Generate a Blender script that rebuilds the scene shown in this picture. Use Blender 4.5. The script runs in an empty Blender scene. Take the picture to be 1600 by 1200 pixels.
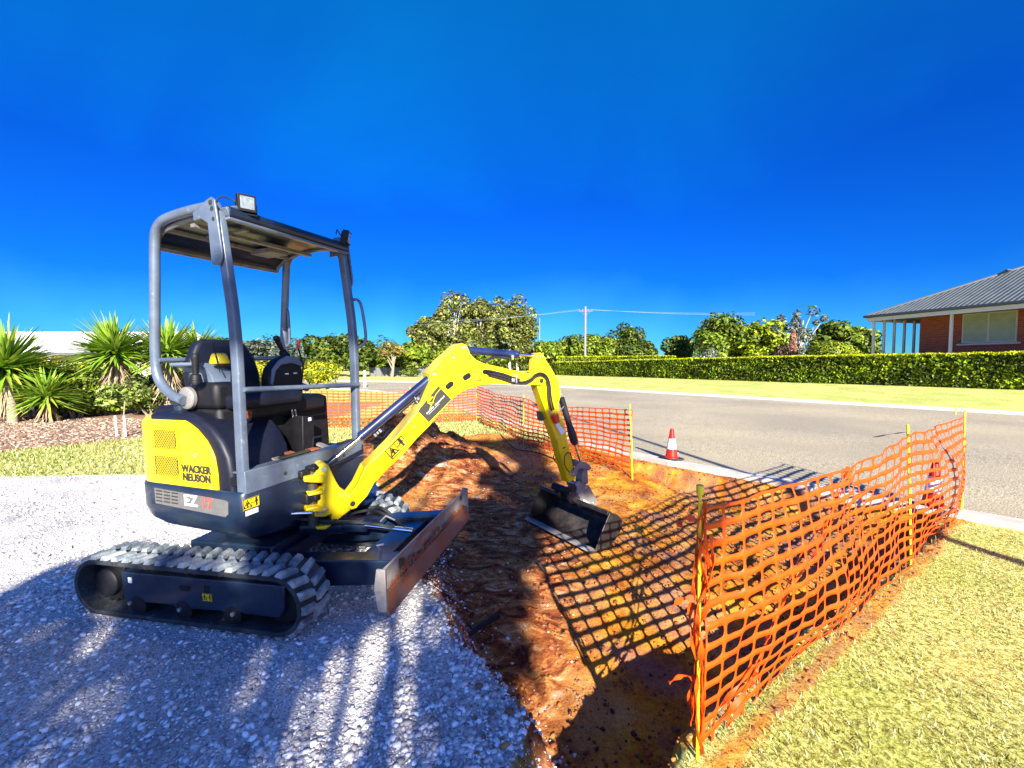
import bpy, bmesh, math, random
import numpy as np
from mathutils import Matrix, Vector
R = math.radians
random.seed(7)
rng = np.random.default_rng(7)
SC = bpy.context.scene
COL = SC.collection

# ---------------------------------------------------------------- camera
F, CX, CY, H = 670.0, 800.0, 600.0, 1.475
PIT = math.atan(32 / F)
cam_d = bpy.data.cameras.new('camera')
cam = bpy.data.objects.new('camera', cam_d)
COL.objects.link(cam)
cam.location = (0, 0, H)
cam.rotation_euler = (math.pi / 2 - PIT, 0, 0)
cam_d.sensor_width = 36
cam_d.lens = 36 * F / 1600
cam_d.clip_start = 0.05
cam_d.clip_end = 3000
SC.camera = cam
SC.render.resolution_x, SC.render.resolution_y = 1024, 768

# ---------------------------------------------------------------- sky, sun, exposure
SUN_EL = R(25)
SUN_D = Vector((0.25, -0.968, 0)).normalized()          # horizontal direction TOWARDS the sun
w = bpy.data.worlds.new('World')
SC.world = w
w.use_nodes = True
nt = w.node_tree
nt.nodes.clear()
out = nt.nodes.new('ShaderNodeOutputWorld')
bg = nt.nodes.new('ShaderNodeBackground')
sky = nt.nodes.new('ShaderNodeTexSky')
sky.sky_type = 'NISHITA'
sky.sun_disc = False
sky.sun_elevation = SUN_EL
sky.sun_rotation = math.atan2(SUN_D.x, SUN_D.y)
sky.air_density = 1.0
sky.dust_density = 0.2
sky.ozone_density = 3.0
hs = nt.nodes.new('ShaderNodeHueSaturation')
hs.inputs['Saturation'].default_value = 1.1
hs.inputs['Value'].default_value = 1.0
tint = nt.nodes.new('ShaderNodeMix')
tint.data_type = 'RGBA'; tint.blend_type = 'MULTIPLY'
tint.inputs[0].default_value = 1.0
geo = nt.nodes.new('ShaderNodeTexCoord'); sxyz = nt.nodes.new('ShaderNodeSeparateXYZ')
nt.links.new(geo.outputs['Generated'], sxyz.inputs[0])
cl = nt.nodes.new('ShaderNodeTexNoise'); cl.inputs['Scale'].default_value = 2.2; cl.inputs['Detail'].default_value = 8; cl.inputs['Distortion'].default_value = .5
nt.links.new(geo.outputs['Generated'], cl.inputs['Vector'])
cm_ = nt.nodes.new('ShaderNodeMath'); cm_.operation = 'MULTIPLY_ADD'; cm_.inputs[1].default_value = .34
nt.links.new(cl.outputs[0], cm_.inputs[0]); nt.links.new(sxyz.outputs['Z'], cm_.inputs[2])
rampn = nt.nodes.new('ShaderNodeValToRGB'); nt.links.new(cm_.outputs[0], rampn.inputs[0])
SKYR = [(.10, (.20, .44, .56)), (.20, (.06, .29, .56)), (.34, (.012, .19, .60)), (.50, (.008, .19, .64)), (.82, (.010, .46, .80))]
els = rampn.color_ramp.elements
els[0].position, els[0].color = SKYR[0][0], (*SKYR[0][1], 1)
els[1].position, els[1].color = SKYR[-1][0], (*SKYR[-1][1], 1)
for p_, c_ in SKYR[1:-1]:
    e_ = els.new(p_); e_.color = (*c_, 1)
dotn = nt.nodes.new('ShaderNodeVectorMath'); dotn.operation = 'DOT_PRODUCT'
dotn.inputs[1].default_value = (SUN_D.x, SUN_D.y, 0.25); nt.links.new(geo.outputs['Generated'], dotn.inputs[0])
mrs = nt.nodes.new('ShaderNodeMapRange'); mrs.inputs[1].default_value = -.15; mrs.inputs[2].default_value = .75
nt.links.new(dotn.outputs['Value'], mrs.inputs[0])
sunside = nt.nodes.new('ShaderNodeMix'); sunside.data_type = 'RGBA'
nt.links.new(mrs.outputs[0], sunside.inputs[0]); nt.links.new(rampn.outputs[0], sunside.inputs[6]); sunside.inputs[7].default_value = (.38, .50, .98, 1)
nt.links.new(sunside.outputs[2], tint.inputs[7])
nt.links.new(sky.outputs[0], hs.inputs['Color'])
nt.links.new(hs.outputs[0], tint.inputs[6])
nt.links.new(tint.outputs[2], bg.inputs[0])
bg.inputs[1].default_value = 0.088
nt.links.new(bg.outputs[0], out.inputs[0])

sl = bpy.data.lights.new('sun', 'SUN')
sl.energy = 5.0
sl.angle = R(0.5)
sl.color = (1.0, 0.93, 0.80)
so = bpy.data.objects.new('sun', sl)
COL.objects.link(so)
sd = Vector((SUN_D.x * math.cos(SUN_EL), SUN_D.y * math.cos(SUN_EL), math.sin(SUN_EL)))
so.rotation_euler = sd.to_track_quat('Z', 'Y').to_euler()
so.location = (3, -8, 12)
vs = SC.view_settings
vs.view_transform = 'Standard'
vs.look = 'None'
vs.gamma = 1
vs.exposure = 1.68
SC.render.engine = 'CYCLES'
SC.cycles.max_bounces = 6

# ---------------------------------------------------------------- helpers
def ray(px, py):
    a = (px - CX) / F; b = -(py - CY) / F
    return Vector((a, math.cos(PIT) + b * math.sin(PIT), -math.sin(PIT) + b * math.cos(PIT)))
CAM = Vector((0, 0, H))
def gnd(px, py, z=0.0):
    r = ray(px, py); k = (z - H) / r.z
    return CAM + r * k
def at(px, py, d):
    r = ray(px, py)
    return CAM + r * (d / r.y)
def PL(M, ax, off, pts):
    """photo pixels -> local 2D coordinates on the plane (local axis ax == off) of frame M"""
    Mi = M.inverted()
    o = Mi @ CAM; res = []
    for px, py in pts:
        d = Mi.to_3x3() @ ray(px, py)
        k = (off - o[ax]) / d[ax]
        q = o + d * k
        res.append(tuple(q[i] for i in range(3) if i != ax))
    return res

def tag(o, label=None, cat=None, group=None, kind=None):
    if label: o['label'] = label
    if cat: o['category'] = cat
    if group: o['group'] = group
    if kind: o['kind'] = kind
    return o
def empty(name, loc, rz=0):
    o = bpy.data.objects.new(name, None)
    COL.objects.link(o)
    o.location = loc; o.rotation_euler = (0, 0, rz)
    o.empty_display_size = .1
    return o
WM = {}
def wmat(o):
    """world matrix without a depsgraph update"""
    m = Matrix.Translation(o.location) @ o.rotation_euler.to_matrix().to_4x4()
    if o.parent:
        return wmat(o.parent) @ o.matrix_parent_inverse @ m
    return m
def link(name, me, mat=None, parent=None):
    o = bpy.data.objects.new(name, me)
    COL.objects.link(o)
    if mat:
        for mm in (mat if isinstance(mat, (list, tuple)) else [mat]): me.materials.append(mm)
    if parent:
        o.parent = parent
        o.matrix_parent_inverse = wmat(parent).inverted()
    return o
def npmesh(name, verts, faces, smooth=False, col=None):
    """fast mesh; faces: (n,k) int array; col: per-vertex rgb"""
    me = bpy.data.meshes.new(name)
    verts = np.asarray(verts, dtype=np.float32); faces = np.asarray(faces, dtype=np.int32)
    n, k = faces.shape
    me.vertices.add(len(verts)); me.vertices.foreach_set('co', verts.ravel())
    me.loops.add(n * k); me.loops.foreach_set('vertex_index', faces.ravel())
    me.polygons.add(n)
    me.polygons.foreach_set('loop_start', np.arange(0, n * k, k, dtype=np.int32))
    me.polygons.foreach_set('loop_total', np.full(n, k, dtype=np.int32))
    me.update(calc_edges=True)
    if smooth: me.polygons.foreach_set('use_smooth', np.ones(n, dtype=bool))
    if col is not None:
        a = me.color_attributes.new('tone', 'FLOAT_COLOR', 'POINT')
        c = np.ones((len(verts), 4), dtype=np.float32); col = np.asarray(col); c[:, :col.shape[1]] = col
        a.data.foreach_set('color', c.ravel())
    me.validate()
    return me

I4 = Matrix.Identity(4)
class MB:
    def __init__(s, M=I4): s.v = []; s.f = []; s.M = M.copy(); s.marks = []
    def add(s, vs, fs):
        b = len(s.v); s.marks.append((b, len(s.f)))
        s.v += [tuple(s.M @ Vector(v)) for v in vs]
        s.f += [tuple(b + i for i in f) for f in fs]
        return s
    def box(s, c, d, rz=0, ry=0, rx=0, taper=1.0):
        m = Matrix.Translation(c) @ Matrix.Rotation(rz, 4, 'Z') @ Matrix.Rotation(ry, 4, 'Y') @ Matrix.Rotation(rx, 4, 'X')
        x, y, z = d[0] / 2, d[1] / 2, d[2] / 2
        vs = [m @ Vector(p) for p in [(-x, -y, -z), (x, -y, -z), (x, y, -z), (-x, y, -z),
              (-x * taper, -y * taper, z), (x * taper, -y * taper, z), (x * taper, y * taper, z), (-x * taper, y * taper, z)]]
        return s.add(vs, [(3, 2, 1, 0), (4, 5, 6, 7), (0, 1, 5, 4), (1, 2, 6, 5), (2, 3, 7, 6), (3, 0, 4, 7)])
    def prism(s, pts, a, b, ax=1):
        """2D outline extruded along local axis ax from a to b"""
        def P(p, t):
            q = list(p); q.insert(ax, t); return q
        n = len(pts)
        area = sum(pts[i][0] * pts[(i + 1) % n][1] - pts[(i + 1) % n][0] * pts[i][1] for i in range(n))
        if area < 0: pts = pts[::-1]
        vs = [P(p, a) for p in pts] + [P(p, b) for p in pts]
        fl = (ax != 1)
        fs = [tuple(range(n))[::-1], tuple(range(n, 2 * n))] if fl else [tuple(range(n)), tuple(range(n, 2 * n))[::-1]]
        for i in range(n):
            j = (i + 1) % n
            fs.append((i, j, n + j, n + i) if fl else (j, i, n + i, n + j))
        if (b < a): fs = [f[::-1] for f in fs]
        return s.add(vs, fs)
    def tube(s, pts, r, n=10, caps=True, sq=None):
        """swept tube; r number or list; sq=(w,h) gives a rounded rectangular section"""
        pts = [Vector(p) for p in pts]
        rs = r if isinstance(r, (list, tuple)) else [r] * len(pts)
        up = None; rings = []
        for i, p in enumerate(pts):
            t = (pts[min(i + 1, len(pts) - 1)] - pts[max(i - 1, 0)]).normalized()
            if up is None:
                up = Vector((0, 0, 1)) if abs(t.z) < .9 else Vector((1, 0, 0))
            up = (up - t * up.dot(t)).normalized()
            sd_ = t.cross(up)
            rg = []
            for k in range(n):
                a = 2 * math.pi * (k + .5) / n
                ca, sa = math.cos(a), math.sin(a)
                if sq:
                    e = .35
                    ca = math.copysign(abs(ca) ** e, ca); sa = math.copysign(abs(sa) ** e, sa)
                    rg.append(p + sd_ * ca * sq[0] / 2 + up * sa * sq[1] / 2)
                else:
                    rg.append(p + (sd_ * ca + up * sa) * rs[i])
            rings.append(rg)
        vs = [v for rg in rings for v in rg]; fs = []
        for i in range(len(rings) - 1):
            for k in range(n):
                k2 = (k + 1) % n
                fs.append((i * n + k, (i + 1) * n + k, (i + 1) * n + k2, i * n + k2))
        if caps:
            fs.append(tuple(range(n))); fs.append(tuple(range((len(rings) - 1) * n, len(rings) * n))[::-1])
        return s.add(vs, fs)
    def cyl(s, a, b, r, n=16): return s.tube([a, b], r, n)
    def lathe(s, prof, c=(0, 0, 0), n=24, rot=None):
        m = Matrix.Translation(c) @ (rot if rot else I4)
        vs = []; fs = []
        for r_, z in prof:
            for k in range(n):
                a = 2 * math.pi * k / n
                vs.append(m @ Vector((r_ * math.cos(a), r_ * math.sin(a), z)))
        for i in range(len(prof) - 1):
            for k in range(n):
                k2 = (k + 1) % n
                fs.append((i * n + k, i * n + k2, (i + 1) * n + k2, (i + 1) * n + k))
        fs.append(tuple(range(n))[::-1]); fs.append(tuple(range((len(prof) - 1) * n, len(prof) * n)))
        return s.add(vs, fs)
    def each(s, name, mat, parent=None, **kw):
        """one object per added piece"""
        mk = s.marks + [(len(s.v), len(s.f))]; r = []
        for (v0, f0), (v1, f1) in zip(mk, mk[1:]):
            m = MB(); m.v = s.v[v0:v1]; m.f = [tuple(i - v0 for i in f) for f in s.f[f0:f1]]
            r.append(m.build(name, mat, parent, **kw))
        return r
    def build(s, name, mat, parent=None, bevel=0, smooth=True, seg=2, ang=35):
        me = bpy.data.meshes.new(name)
        me.from_pydata(s.v, [], s.f); me.update()
        o = link(name, me, mat, parent)
        bm = bmesh.new(); bm.from_mesh(me)
        bmesh.ops.recalc_face_normals(bm, faces=bm.faces); bm.to_mesh(me); bm.free()
        if bevel:
            b = o.modifiers.new('bevel', 'BEVEL'); b.width = bevel; b.segments = seg
            b.limit_method = 'ANGLE'; b.angle_limit = R(ang)
        if smooth:
            me.polygons.foreach_set('use_smooth', [True] * len(me.polygons))
            try: me.set_sharp_from_angle(angle=R(38))
            except Exception: pass
        return o
def smoothpath(pts, n=6, closed=False):
    """Catmull-Rom through points"""
    P = [Vector(p) for p in pts]; res = []
    m = len(P)
    for i in range(m - 1 if not closed else m):
        p0 = P[(i - 1) % m] if (i > 0 or closed) else P[0]
        p1 = P[i]; p2 = P[(i + 1) % m]
        p3 = P[(i + 2) % m] if (i < m - 2 or closed) else P[-1]
        for k in range(n):
            t = k / n
            res.append(.5 * ((2 * p1) + (p2 - p0) * t + (2 * p0 - 5 * p1 + 4 * p2 - p3) * t * t + (3 * p1 - p0 - 3 * p2 + p3) * t ** 3))
    if not closed: res.append(P[-1])
    return res

# ---------------------------------------------------------------- numpy value noise
_perm = rng.random((256, 256)).astype(np.float64)
def vnoise(x, y):
    xi = np.floor(x).astype(int); yi = np.floor(y).astype(int)
    fx = x - xi; fy = y - yi
    fx = fx * fx * (3 - 2 * fx); fy = fy * fy * (3 - 2 * fy)
    g = lambda a, b: _perm[a & 255, b & 255]
    return (g(xi, yi) * (1 - fx) + g(xi + 1, yi) * fx) * (1 - fy) + (g(xi, yi + 1) * (1 - fx) + g(xi + 1, yi + 1) * fx) * fy
def fbm(x, y, o=4):
    s = 0; a = .5
    for i in range(o):
        s = s + a * (vnoise(x * 2 ** i + 17 * i, y * 2 ** i + 31 * i) * 2 - 1); a *= .5
    return s
def sstep(a, b, x):
    t = np.clip((x - a) / (b - a), 0, 1); return t * t * (3 - 2 * t)

# ---------------------------------------------------------------- materials
def mat(name, base, rough=.6, metal=0.0, var=None, vscale=8, bump=0, bscale=60, vdetail=6, spec=.5,
        var2=None, v2scale=2.0, v2pos=(.52, .62), coat=0, transl=0, attr=None, vpos=(.35, .65), alpha=None):
    m = bpy.data.materials.new(name); m.use_nodes = True
    n = m.node_tree; b = n.nodes['Principled BSDF']
    b.inputs['Roughness'].default_value = rough
    b.inputs['Metallic'].default_value = metal
    b.inputs['Specular IOR Level'].default_value = spec
    b.inputs['Coat Weight'].default_value = coat
    tc = n.nodes.new('ShaderNodeTexCoord')
    colsock = None
    def rgb(c):
        r = n.nodes.new('ShaderNodeRGB'); r.outputs[0].default_value = (*c, 1); return r.outputs[0]
    cur = rgb(base)
    def mixn(f, a, c, bt='MIX'):
        x = n.nodes.new('ShaderNodeMix'); x.data_type = 'RGBA'; x.blend_type = bt
        if isinstance(f, float): x.inputs[0].default_value = f
        else: n.links.new(f, x.inputs[0])
        n.links.new(a, x.inputs[6]); n.links.new(c, x.inputs[7]); return x.outputs[2]
    def noise(sc, det, pos):
        t = n.nodes.new('ShaderNodeTexNoise'); t.inputs['Scale'].default_value = sc; t.inputs['Detail'].default_value = det
        t.inputs['Roughness'].default_value = .65
        n.links.new(tc.outputs['Object'], t.inputs['Vector'])
        r = n.nodes.new('ShaderNodeMapRange'); r.inputs[1].default_value = pos[0]; r.inputs[2].default_value = pos[1]
        n.links.new(t.outputs[0], r.inputs[0]); return r.outputs[0]
    if var: cur = mixn(noise(vscale, vdetail, vpos), cur, rgb(var))
    if var2: cur = mixn(noise(v2scale, 8, v2pos), cur, rgb(var2))
    if attr:
        a = n.nodes.new('ShaderNodeVertexColor'); a.layer_name = 'tone'
        cur = mixn(1.0, cur, a.outputs[0], 'MULTIPLY')
    n.links.new(cur, b.inputs['Base Color'])
    if bump:
        t = n.nodes.new('ShaderNodeTexNoise'); t.inputs['Scale'].default_value = bscale; t.inputs['Detail'].default_value = 5
        n.links.new(tc.outputs['Object'], t.inputs['Vector'])
        bp_ = n.nodes.new('ShaderNodeBump'); bp_.inputs['Strength'].default_value = min(1, bump); bp_.inputs['Distance'].default_value = .01 * max(1, bump)
        n.links.new(t.outputs[0], bp_.inputs['Height']); n.links.new(bp_.outputs[0], b.inputs['Normal'])
    if transl:
        tr = n.nodes.new('ShaderNodeBsdfTranslucent'); n.links.new(cur, tr.inputs[0])
        ms = n.nodes.new('ShaderNodeMixShader'); ms.inputs[0].default_value = transl
        o = n.nodes['Material Output']
        n.links.new(b.outputs[0], ms.inputs[1]); n.links.new(tr.outputs[0], ms.inputs[2]); n.links.new(ms.outputs[0], o.inputs[0])
    return m
M = dict(
    yellow=mat('yellow_paint', (.78, .55, .0), .34, var=(.68, .46, .0), vscale=5, coat=.25, bump=.12, bscale=14, var2=(.50, .34, .06), v2scale=16, v2pos=(.61, .70)),
    yellowmesh=mat('yellow_grille_paint', (.62, .46, .0), .4),
    navy=mat('navy_paint', (.005, .011, .028), .36, var=(.010, .022, .045), vscale=6, coat=.2, var2=(.08, .07, .06), v2scale=5, v2pos=(.60, .78)),
    navycyl=mat('navy_cylinder_paint', (.008, .018, .075), .3, coat=.4, var=(.014, .025, .08), vscale=10),
    frame=mat('grey_frame_paint', (.085, .11, .155), .36, metal=.25, var=(.13, .165, .22), vscale=7, var2=(.22, .23, .24), v2scale=30, v2pos=(.62, .7)),
    black=mat('black_plastic', (.004, .004, .006), .55, spec=.3, var=(.008, .008, .010), vscale=20),
    blackrub=mat('black_rubber', (.014, .015, .018), .55),
    seat=mat('seat_vinyl', (.004, .005, .014), .5, spec=.35, var=(.006, .008, .018), vscale=30),
    greyplast=mat('grey_plastic', (.13, .17, .23), .5, var=(.10, .13, .18), vscale=9),
    rubber=mat('track_rubber', (.010, .012, .016), .7, var=(.035, .042, .05), vscale=9, bump=.6, bscale=80, vpos=(.42, .62), var2=(.20, .16, .12), v2scale=6, v2pos=(.64, .70)),
    lug=mat('track_lug_dust', (.09, .12, .15), .75, var=(.34, .36, .36), vscale=8, bump=.5, bscale=90, vpos=(.42, .62)),
    chrome=mat('chrome_rod', (.85, .85, .85), .12, metal=1),
    steel=mat('worn_steel', (.36, .33, .30), .45, metal=.2, var=(.22, .19, .165), vscale=7, var2=(.30, .10, .035), v2scale=3.2, v2pos=(.56, .66), bump=.2, bscale=40),
    edge=mat('muddy_steel', (.24, .15, .11), .6, metal=.3, var=(.28, .09, .03), vscale=6, bump=.4, bscale=60),
    bucket=mat('bucket_steel', (.025, .022, .022), .42, metal=.4, var=(.10, .085, .08), vscale=4, vpos=(.45, .65), var2=(.20, .10, .07), v2scale=5, v2pos=(.60, .72)),
    mud=mat('mud_clod', (.22, .06, .02), .9, bump=.7, bscale=50),
    hitch=mat('cast_grey_metal', (.30, .28, .26), .5, metal=.4, var=(.20, .18, .17), vscale=12, var2=(.14, .09, .06), v2scale=20, v2pos=(.58, .68)),
    bolt=mat('zinc_bolt', (.55, .55, .55), .3, metal=.8),
    white=mat('white_label', (.75, .75, .75), .5),
    sticker=mat('yellow_sticker', (.85, .55, .0), .45),
    red=mat('red_plastic', (.65, .03, .015), .45),
    redtext=mat('red_lettering', (.60, .08, .06), .5),
    dark=mat('dark_lettering', (.03, .03, .02), .5),
    band=mat('grey_band_sticker', (.10, .10, .10), .35, var=(.15, .145, .13), vscale=20),
    lens=mat('lamp_lens', (.22, .25, .26), .15, var=(.12, .15, .16), vscale=60, coat=.6),
    orange=mat('orange_mesh_plastic', (.88, .125, .005), .42, transl=.35, var=(.80, .085, .004), vscale=10),
    stake=mat('yellow_stake', (.80, .62, .02), .4),
    conewhite=mat('cone_white', (.80, .78, .80), .4),
    conered=mat('cone_red', (.62, .012, .004), .4),
    concrete=mat('kerb_concrete', (.55, .52, .46), .85, var=(.42, .39, .34), vscale=5, bump=.3, bscale=120, var2=(.30, .26, .2), v2scale=14, v2pos=(.6, .7)),
    brokenc=mat('broken_concrete', (.30, .24, .18), .9, var=(.18, .13, .09), vscale=12, bump=.8, bscale=60),
    polewhite=mat('white_pole_paint', (.24, .23, .22), .8, var=(.19, .18, .17), vscale=3),
    wire=mat('wire', (.22, .25, .28), .5),
    bark=mat('bark', (.20, .15, .10), .9, var=(.32, .27, .20), vscale=5, bump=.8, bscale=30),
    palebark=mat('pale_bark', (.62, .56, .46), .8, var=(.40, .34, .26), vscale=3),
    roofiron=mat('grey_roof_iron', (.075, .09, .10), .5, metal=.2, var=(.10, .12, .13), vscale=2),
    whiteroof=mat('white_roof', (.82, .80, .76), .6),
    soffit=mat('soffit', (.40, .36, .30), .8),
    cream=mat('cream_trim', (.74, .68, .56), .6),
    fascia=mat('dark_gutter', (.07, .08, .09), .5),
    blind=mat('window_blind', (.50, .55, .36), .6, var=(.42, .46, .28), vscale=3),
    fencegrey=mat('grey_fence', (.11, .12, .135), .7),
    pvc=mat('white_post', (.80, .78, .74), .5),
    stones=mat('stone', (1, 1, 1), .8, attr=1),
    leaf=mat('leaf', (1, 1, 1), .5, attr=1, transl=.14, spec=.3),
    blade=mat('grass_blade', (1, 1, 1), .55, attr=1, transl=.25, spec=.25),
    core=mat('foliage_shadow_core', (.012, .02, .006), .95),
    brownleaf=mat('dead_leaf', (.38, .29, .17), .8, attr=1),
)

def brickmat():
    m = bpy.data.materials.new('red_brick'); m.use_nodes = True; n = m.node_tree
    b = n.nodes['Principled BSDF']; b.inputs['Roughness'].default_value = .85
    t = n.nodes.new('ShaderNodeTexBrick'); tc = n.nodes.new('ShaderNodeTexCoord')
    sx = n.nodes.new('ShaderNodeSeparateXYZ'); ad = n.nodes.new('ShaderNodeMath'); cx_ = n.nodes.new('ShaderNodeCombineXYZ')
    n.links.new(tc.outputs['Object'], sx.inputs[0])
    ad.operation = 'SUBTRACT'
    n.links.new(sx.outputs['Y'], ad.inputs[1]); n.links.new(sx.outputs['X'], ad.inputs[0])
    n.links.new(ad.outputs[0], cx_.inputs[0]); n.links.new(sx.outputs['Z'], cx_.inputs[1])
    n.links.new(cx_.outputs[0], t.inputs['Vector'])
    t.inputs['Color1'].default_value = (.50, .10, .035, 1); t.inputs['Color2'].default_value = (.36, .055, .02, 1)
    t.inputs['Mortar'].default_value = (.38, .20, .13, 1)
    t.inputs['Scale'].default_value = 1.0; t.inputs['Brick Width'].default_value = .30; t.inputs['Row Height'].default_value = .10
    t.inputs['Mortar Size'].default_value = .012
    n.links.new(t.outputs[0], b.inputs['Base Color'])
    return m
M['brick'] = brickmat()

# ---------------------------------------------------------------- ground shape
TR = [(-.05, .7, .22), (.03, 1.76, .22), (-.30, 2.25, .25), (-.60, 2.85, .35), (-.85, 3.6, .5), (-1.3, 4.6, .7), (-2.0, 5.6, .8),
      (-2.2, 7.6, .8), (-.6, 8.6, 2.2), (.6, 7.6, 1.2), (1.60, 6.55, .16), (3.0, 5.25, .16), (3.75, 4.6, .16), (4.10, 4.1, .10),
      (3.7, 3.62, .09), (2.80, 3.06, .08), (1.72, 2.33, .09), (.62, 1.60, .08), (.25, .8, .1)]   # x, y, width of the edge that STARTS here
def inside_poly(x, y, P):
    c = np.zeros(x.shape, bool); n = len(P)
    for i in range(n):
        x1, y1 = P[i][:2]; x2, y2 = P[(i + 1) % n][:2]
        cond = ((y1 > y) != (y2 > y)) & (x < (x2 - x1) * (y - y1) / (y2 - y1 + 1e-12) + x1)
        c ^= cond
    return c
def trench_f(x, y):
    ins = inside_poly(x, y, TR); f = np.ones(x.shape); n = len(TR)
    for i in range(n):
        x1, y1, wd = TR[i]; x2, y2 = TR[(i + 1) % n][:2]
        dx, dy = x2 - x1, y2 - y1
        t = np.clip(((x - x1) * dx + (y - y1) * dy) / (dx * dx + dy * dy), 0, 1)
        d = np.hypot(x - x1 - t * dx, y - y1 - t * dy)
        f = np.minimum(f, sstep(0, wd, d))
    return np.where(ins, f, 0)
def polyd(x, y, P):
    """distance to an open polyline"""
    d = np.full(x.shape, 1e9)
    for i in range(len(P) - 1):
        x1, y1 = P[i][:2]; x2, y2 = P[i + 1][:2]; dx, dy = x2 - x1, y2 - y1
        t = np.clip(((x - x1) * dx + (y - y1) * dy) / (dx * dx + dy * dy), 0, 1)
        d = np.minimum(d, np.hypot(x - x1 - t * dx, y - y1 - t * dy))
    return d
NEARK = [(9.5, -14), (8.6, -6), (7.4, -.5), (6.2, 2.05), (4.95, 3.75), (3.3, 5.55), (1.7, 7.4), (-.1, 11), (-2.0, 15), (-4.4, 19.8), (-8, 23.6), (-15, 27), (-26, 29.2), (-62, 33)]
FARK = [(48, -30), (34, -12), (24, .4), (14.4, 12), (10.2, 17.2), (6.6, 21.6), (3, 26), (.4, 28.6), (-2.5, 30.9), (-6.5, 32.9), (-12, 34.4), (-19, 35.8), (-30, 37.5), (-62, 42)]
def gz(x, y):
    x = np.asarray(x, float); y = np.asarray(y, float)
    f = trench_f(x + .07 * fbm(x * 6, y * 6, 4), y + .07 * fbm(x * 6 + 9, y * 6, 4))
    D = .13 + .29 * sstep(3.4, 1.9, y) + .10 * sstep(2.6, 4.0, x + .35 * y - .3)
    z = -D * f
    # streaky scraped floor
    z += f * (.030 * fbm(x * 3 + y * 1.5, y * 2, 4) + .007 * fbm(x * 16 - y * 11, y * 4 + x * 3, 3) + .022 * fbm(x * 11, y * 11, 4))
    # spoil mound
    mx, my = x + 1.45 + .25 * fbm(x * 1.3, y * 1.3), y - 6.35
    z += .66 * np.exp(-(np.abs(mx / 1.0) ** 2.4 + np.abs(my / .85) ** 2.2)) * (1 + .45 * fbm(x * 3, y * 3, 5) + .10 * fbm(x * 15, y * 15, 3))
    z += .12 * np.exp(-(((x + 2.6) / .7) ** 2 + ((y - 6.4) / .6) ** 2)) * (1 + .6 * fbm(x * 5, y * 5, 4))
    z += .10 * np.exp(-(((x - .0) / .9) ** 2 + ((y - 8.4) / .9) ** 2))
    # gravel pad unevenness
    pad = sstep(0, .3, 5.6 - y) * (1 - f) * sstep(.3, -.2, x)
    z += pad * (.018 * fbm(x * 1.7, y * 1.7, 4) + .007 * fbm(x * 9, y * 9, 3))
    near = sstep(14, 6, y) * sstep(12, 7, np.abs(x))
    z += near * .006 * fbm(x * 6, y * 6, 3) * (1 - f)
    # far verge climbs to the hedge and house
    s = .77 * x + .63 * y - 18.8
    sl_ = .016 + .052 * (1 - np.clip((y - 15) / 28, 0, 1))
    z += np.clip(s - .2, 0, 16) * sl_ * sstep(-3, 7, x)
    return z
def axis(a0, a1, step, lo, hi, g=1.13):
    c = list(np.arange(a0, a1 + 1e-6, step)); s = step; v = a1
    while v < hi: s *= g; v += s; c.append(v)
    s = step; v = a0
    while v > lo: s *= g; v -= s; c.insert(0, v)
    return np.array(c)
gx = axis(-4.6, 4.8, .035, -900, 900); gy = axis(.9, 7.6, .032, -60, 1500)
X, Y = np.meshgrid(gx, gy)
Z = gz(X, Y)
nx, ny = len(gx), len(gy)
V = np.stack([X.ravel(), Y.ravel(), Z.ravel()], 1)
idx = np.arange(nx * ny).reshape(ny, nx)
Fq = np.stack([idx[:-1, :-1].ravel(), idx[:-1, 1:].ravel(), idx[1:, 1:].ravel(), idx[1:, :-1].ravel()], 1)
def masks(x, y):
    n1 = .16 * fbm(x * 3, y * 3, 4)
    tf = inside_poly(x + .08 * fbm(x * 6, y * 6), y + .08 * fbm(x * 6 + 5, y * 6), TR)
    soil = tf.astype(float)
    mound = np.exp(-(((x + 1.5) / 1.5) ** 2 + ((y - 6.6) / 1.5) ** 2) * .8)
    soil = np.maximum(soil, sstep(.42, .5, mound + n1 * .6))
    # bare strip along the mesh line and the kerb
    bs = polyd(x, y, [(.55, 1.35), (2.87, 3.0), (4.3, 4.05)])
    soil = np.maximum(soil, sstep(.07, .01, bs + n1 * .3) * (x < 4.3) * .8)
    bk = polyd(x, y, [(4.2, 4.2), (1.6, 6.7), (.9, 7.6)])
    soil = np.maximum(soil, sstep(.45, .2, bk + n1 * 1.5) * (y > 3.9))
    gline = 5.62 + .06 * (x + 5) + n1 * .5 - 0.0 * x
    gravel = sstep(.06, -.06, y - gline) * (x < 1.2) * (1 - soil) * sstep(.5, .1, x + n1)
    ml = 7.2 + (x + 8.6) * 1.05 + n1
    mulch = sstep(-.1, .1, y - ml) * sstep(-4.6, -5.0, x + n1) * (y < 16)
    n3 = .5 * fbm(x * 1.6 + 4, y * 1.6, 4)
    clay_shade = sstep(1.0, .72, np.hypot((x + .22 + .10 * (y - 4)) / .88, (y - 4.0) / 2.6) + n3 * .5)  # maroon clay area that also paints the shade on trench floor and mound
    clay_shade = np.maximum(clay_shade, sstep(1.0, .7, np.hypot((x + 1.45) / 1.35, (y - 6.1) / 1.15) + n3 * .5))
    c = np.stack([gravel, soil, mulch, clay_shade], -1)
    return c
me = npmesh('ground', V, Fq, smooth=True, col=masks(X.ravel(), Y.ravel()))

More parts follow.
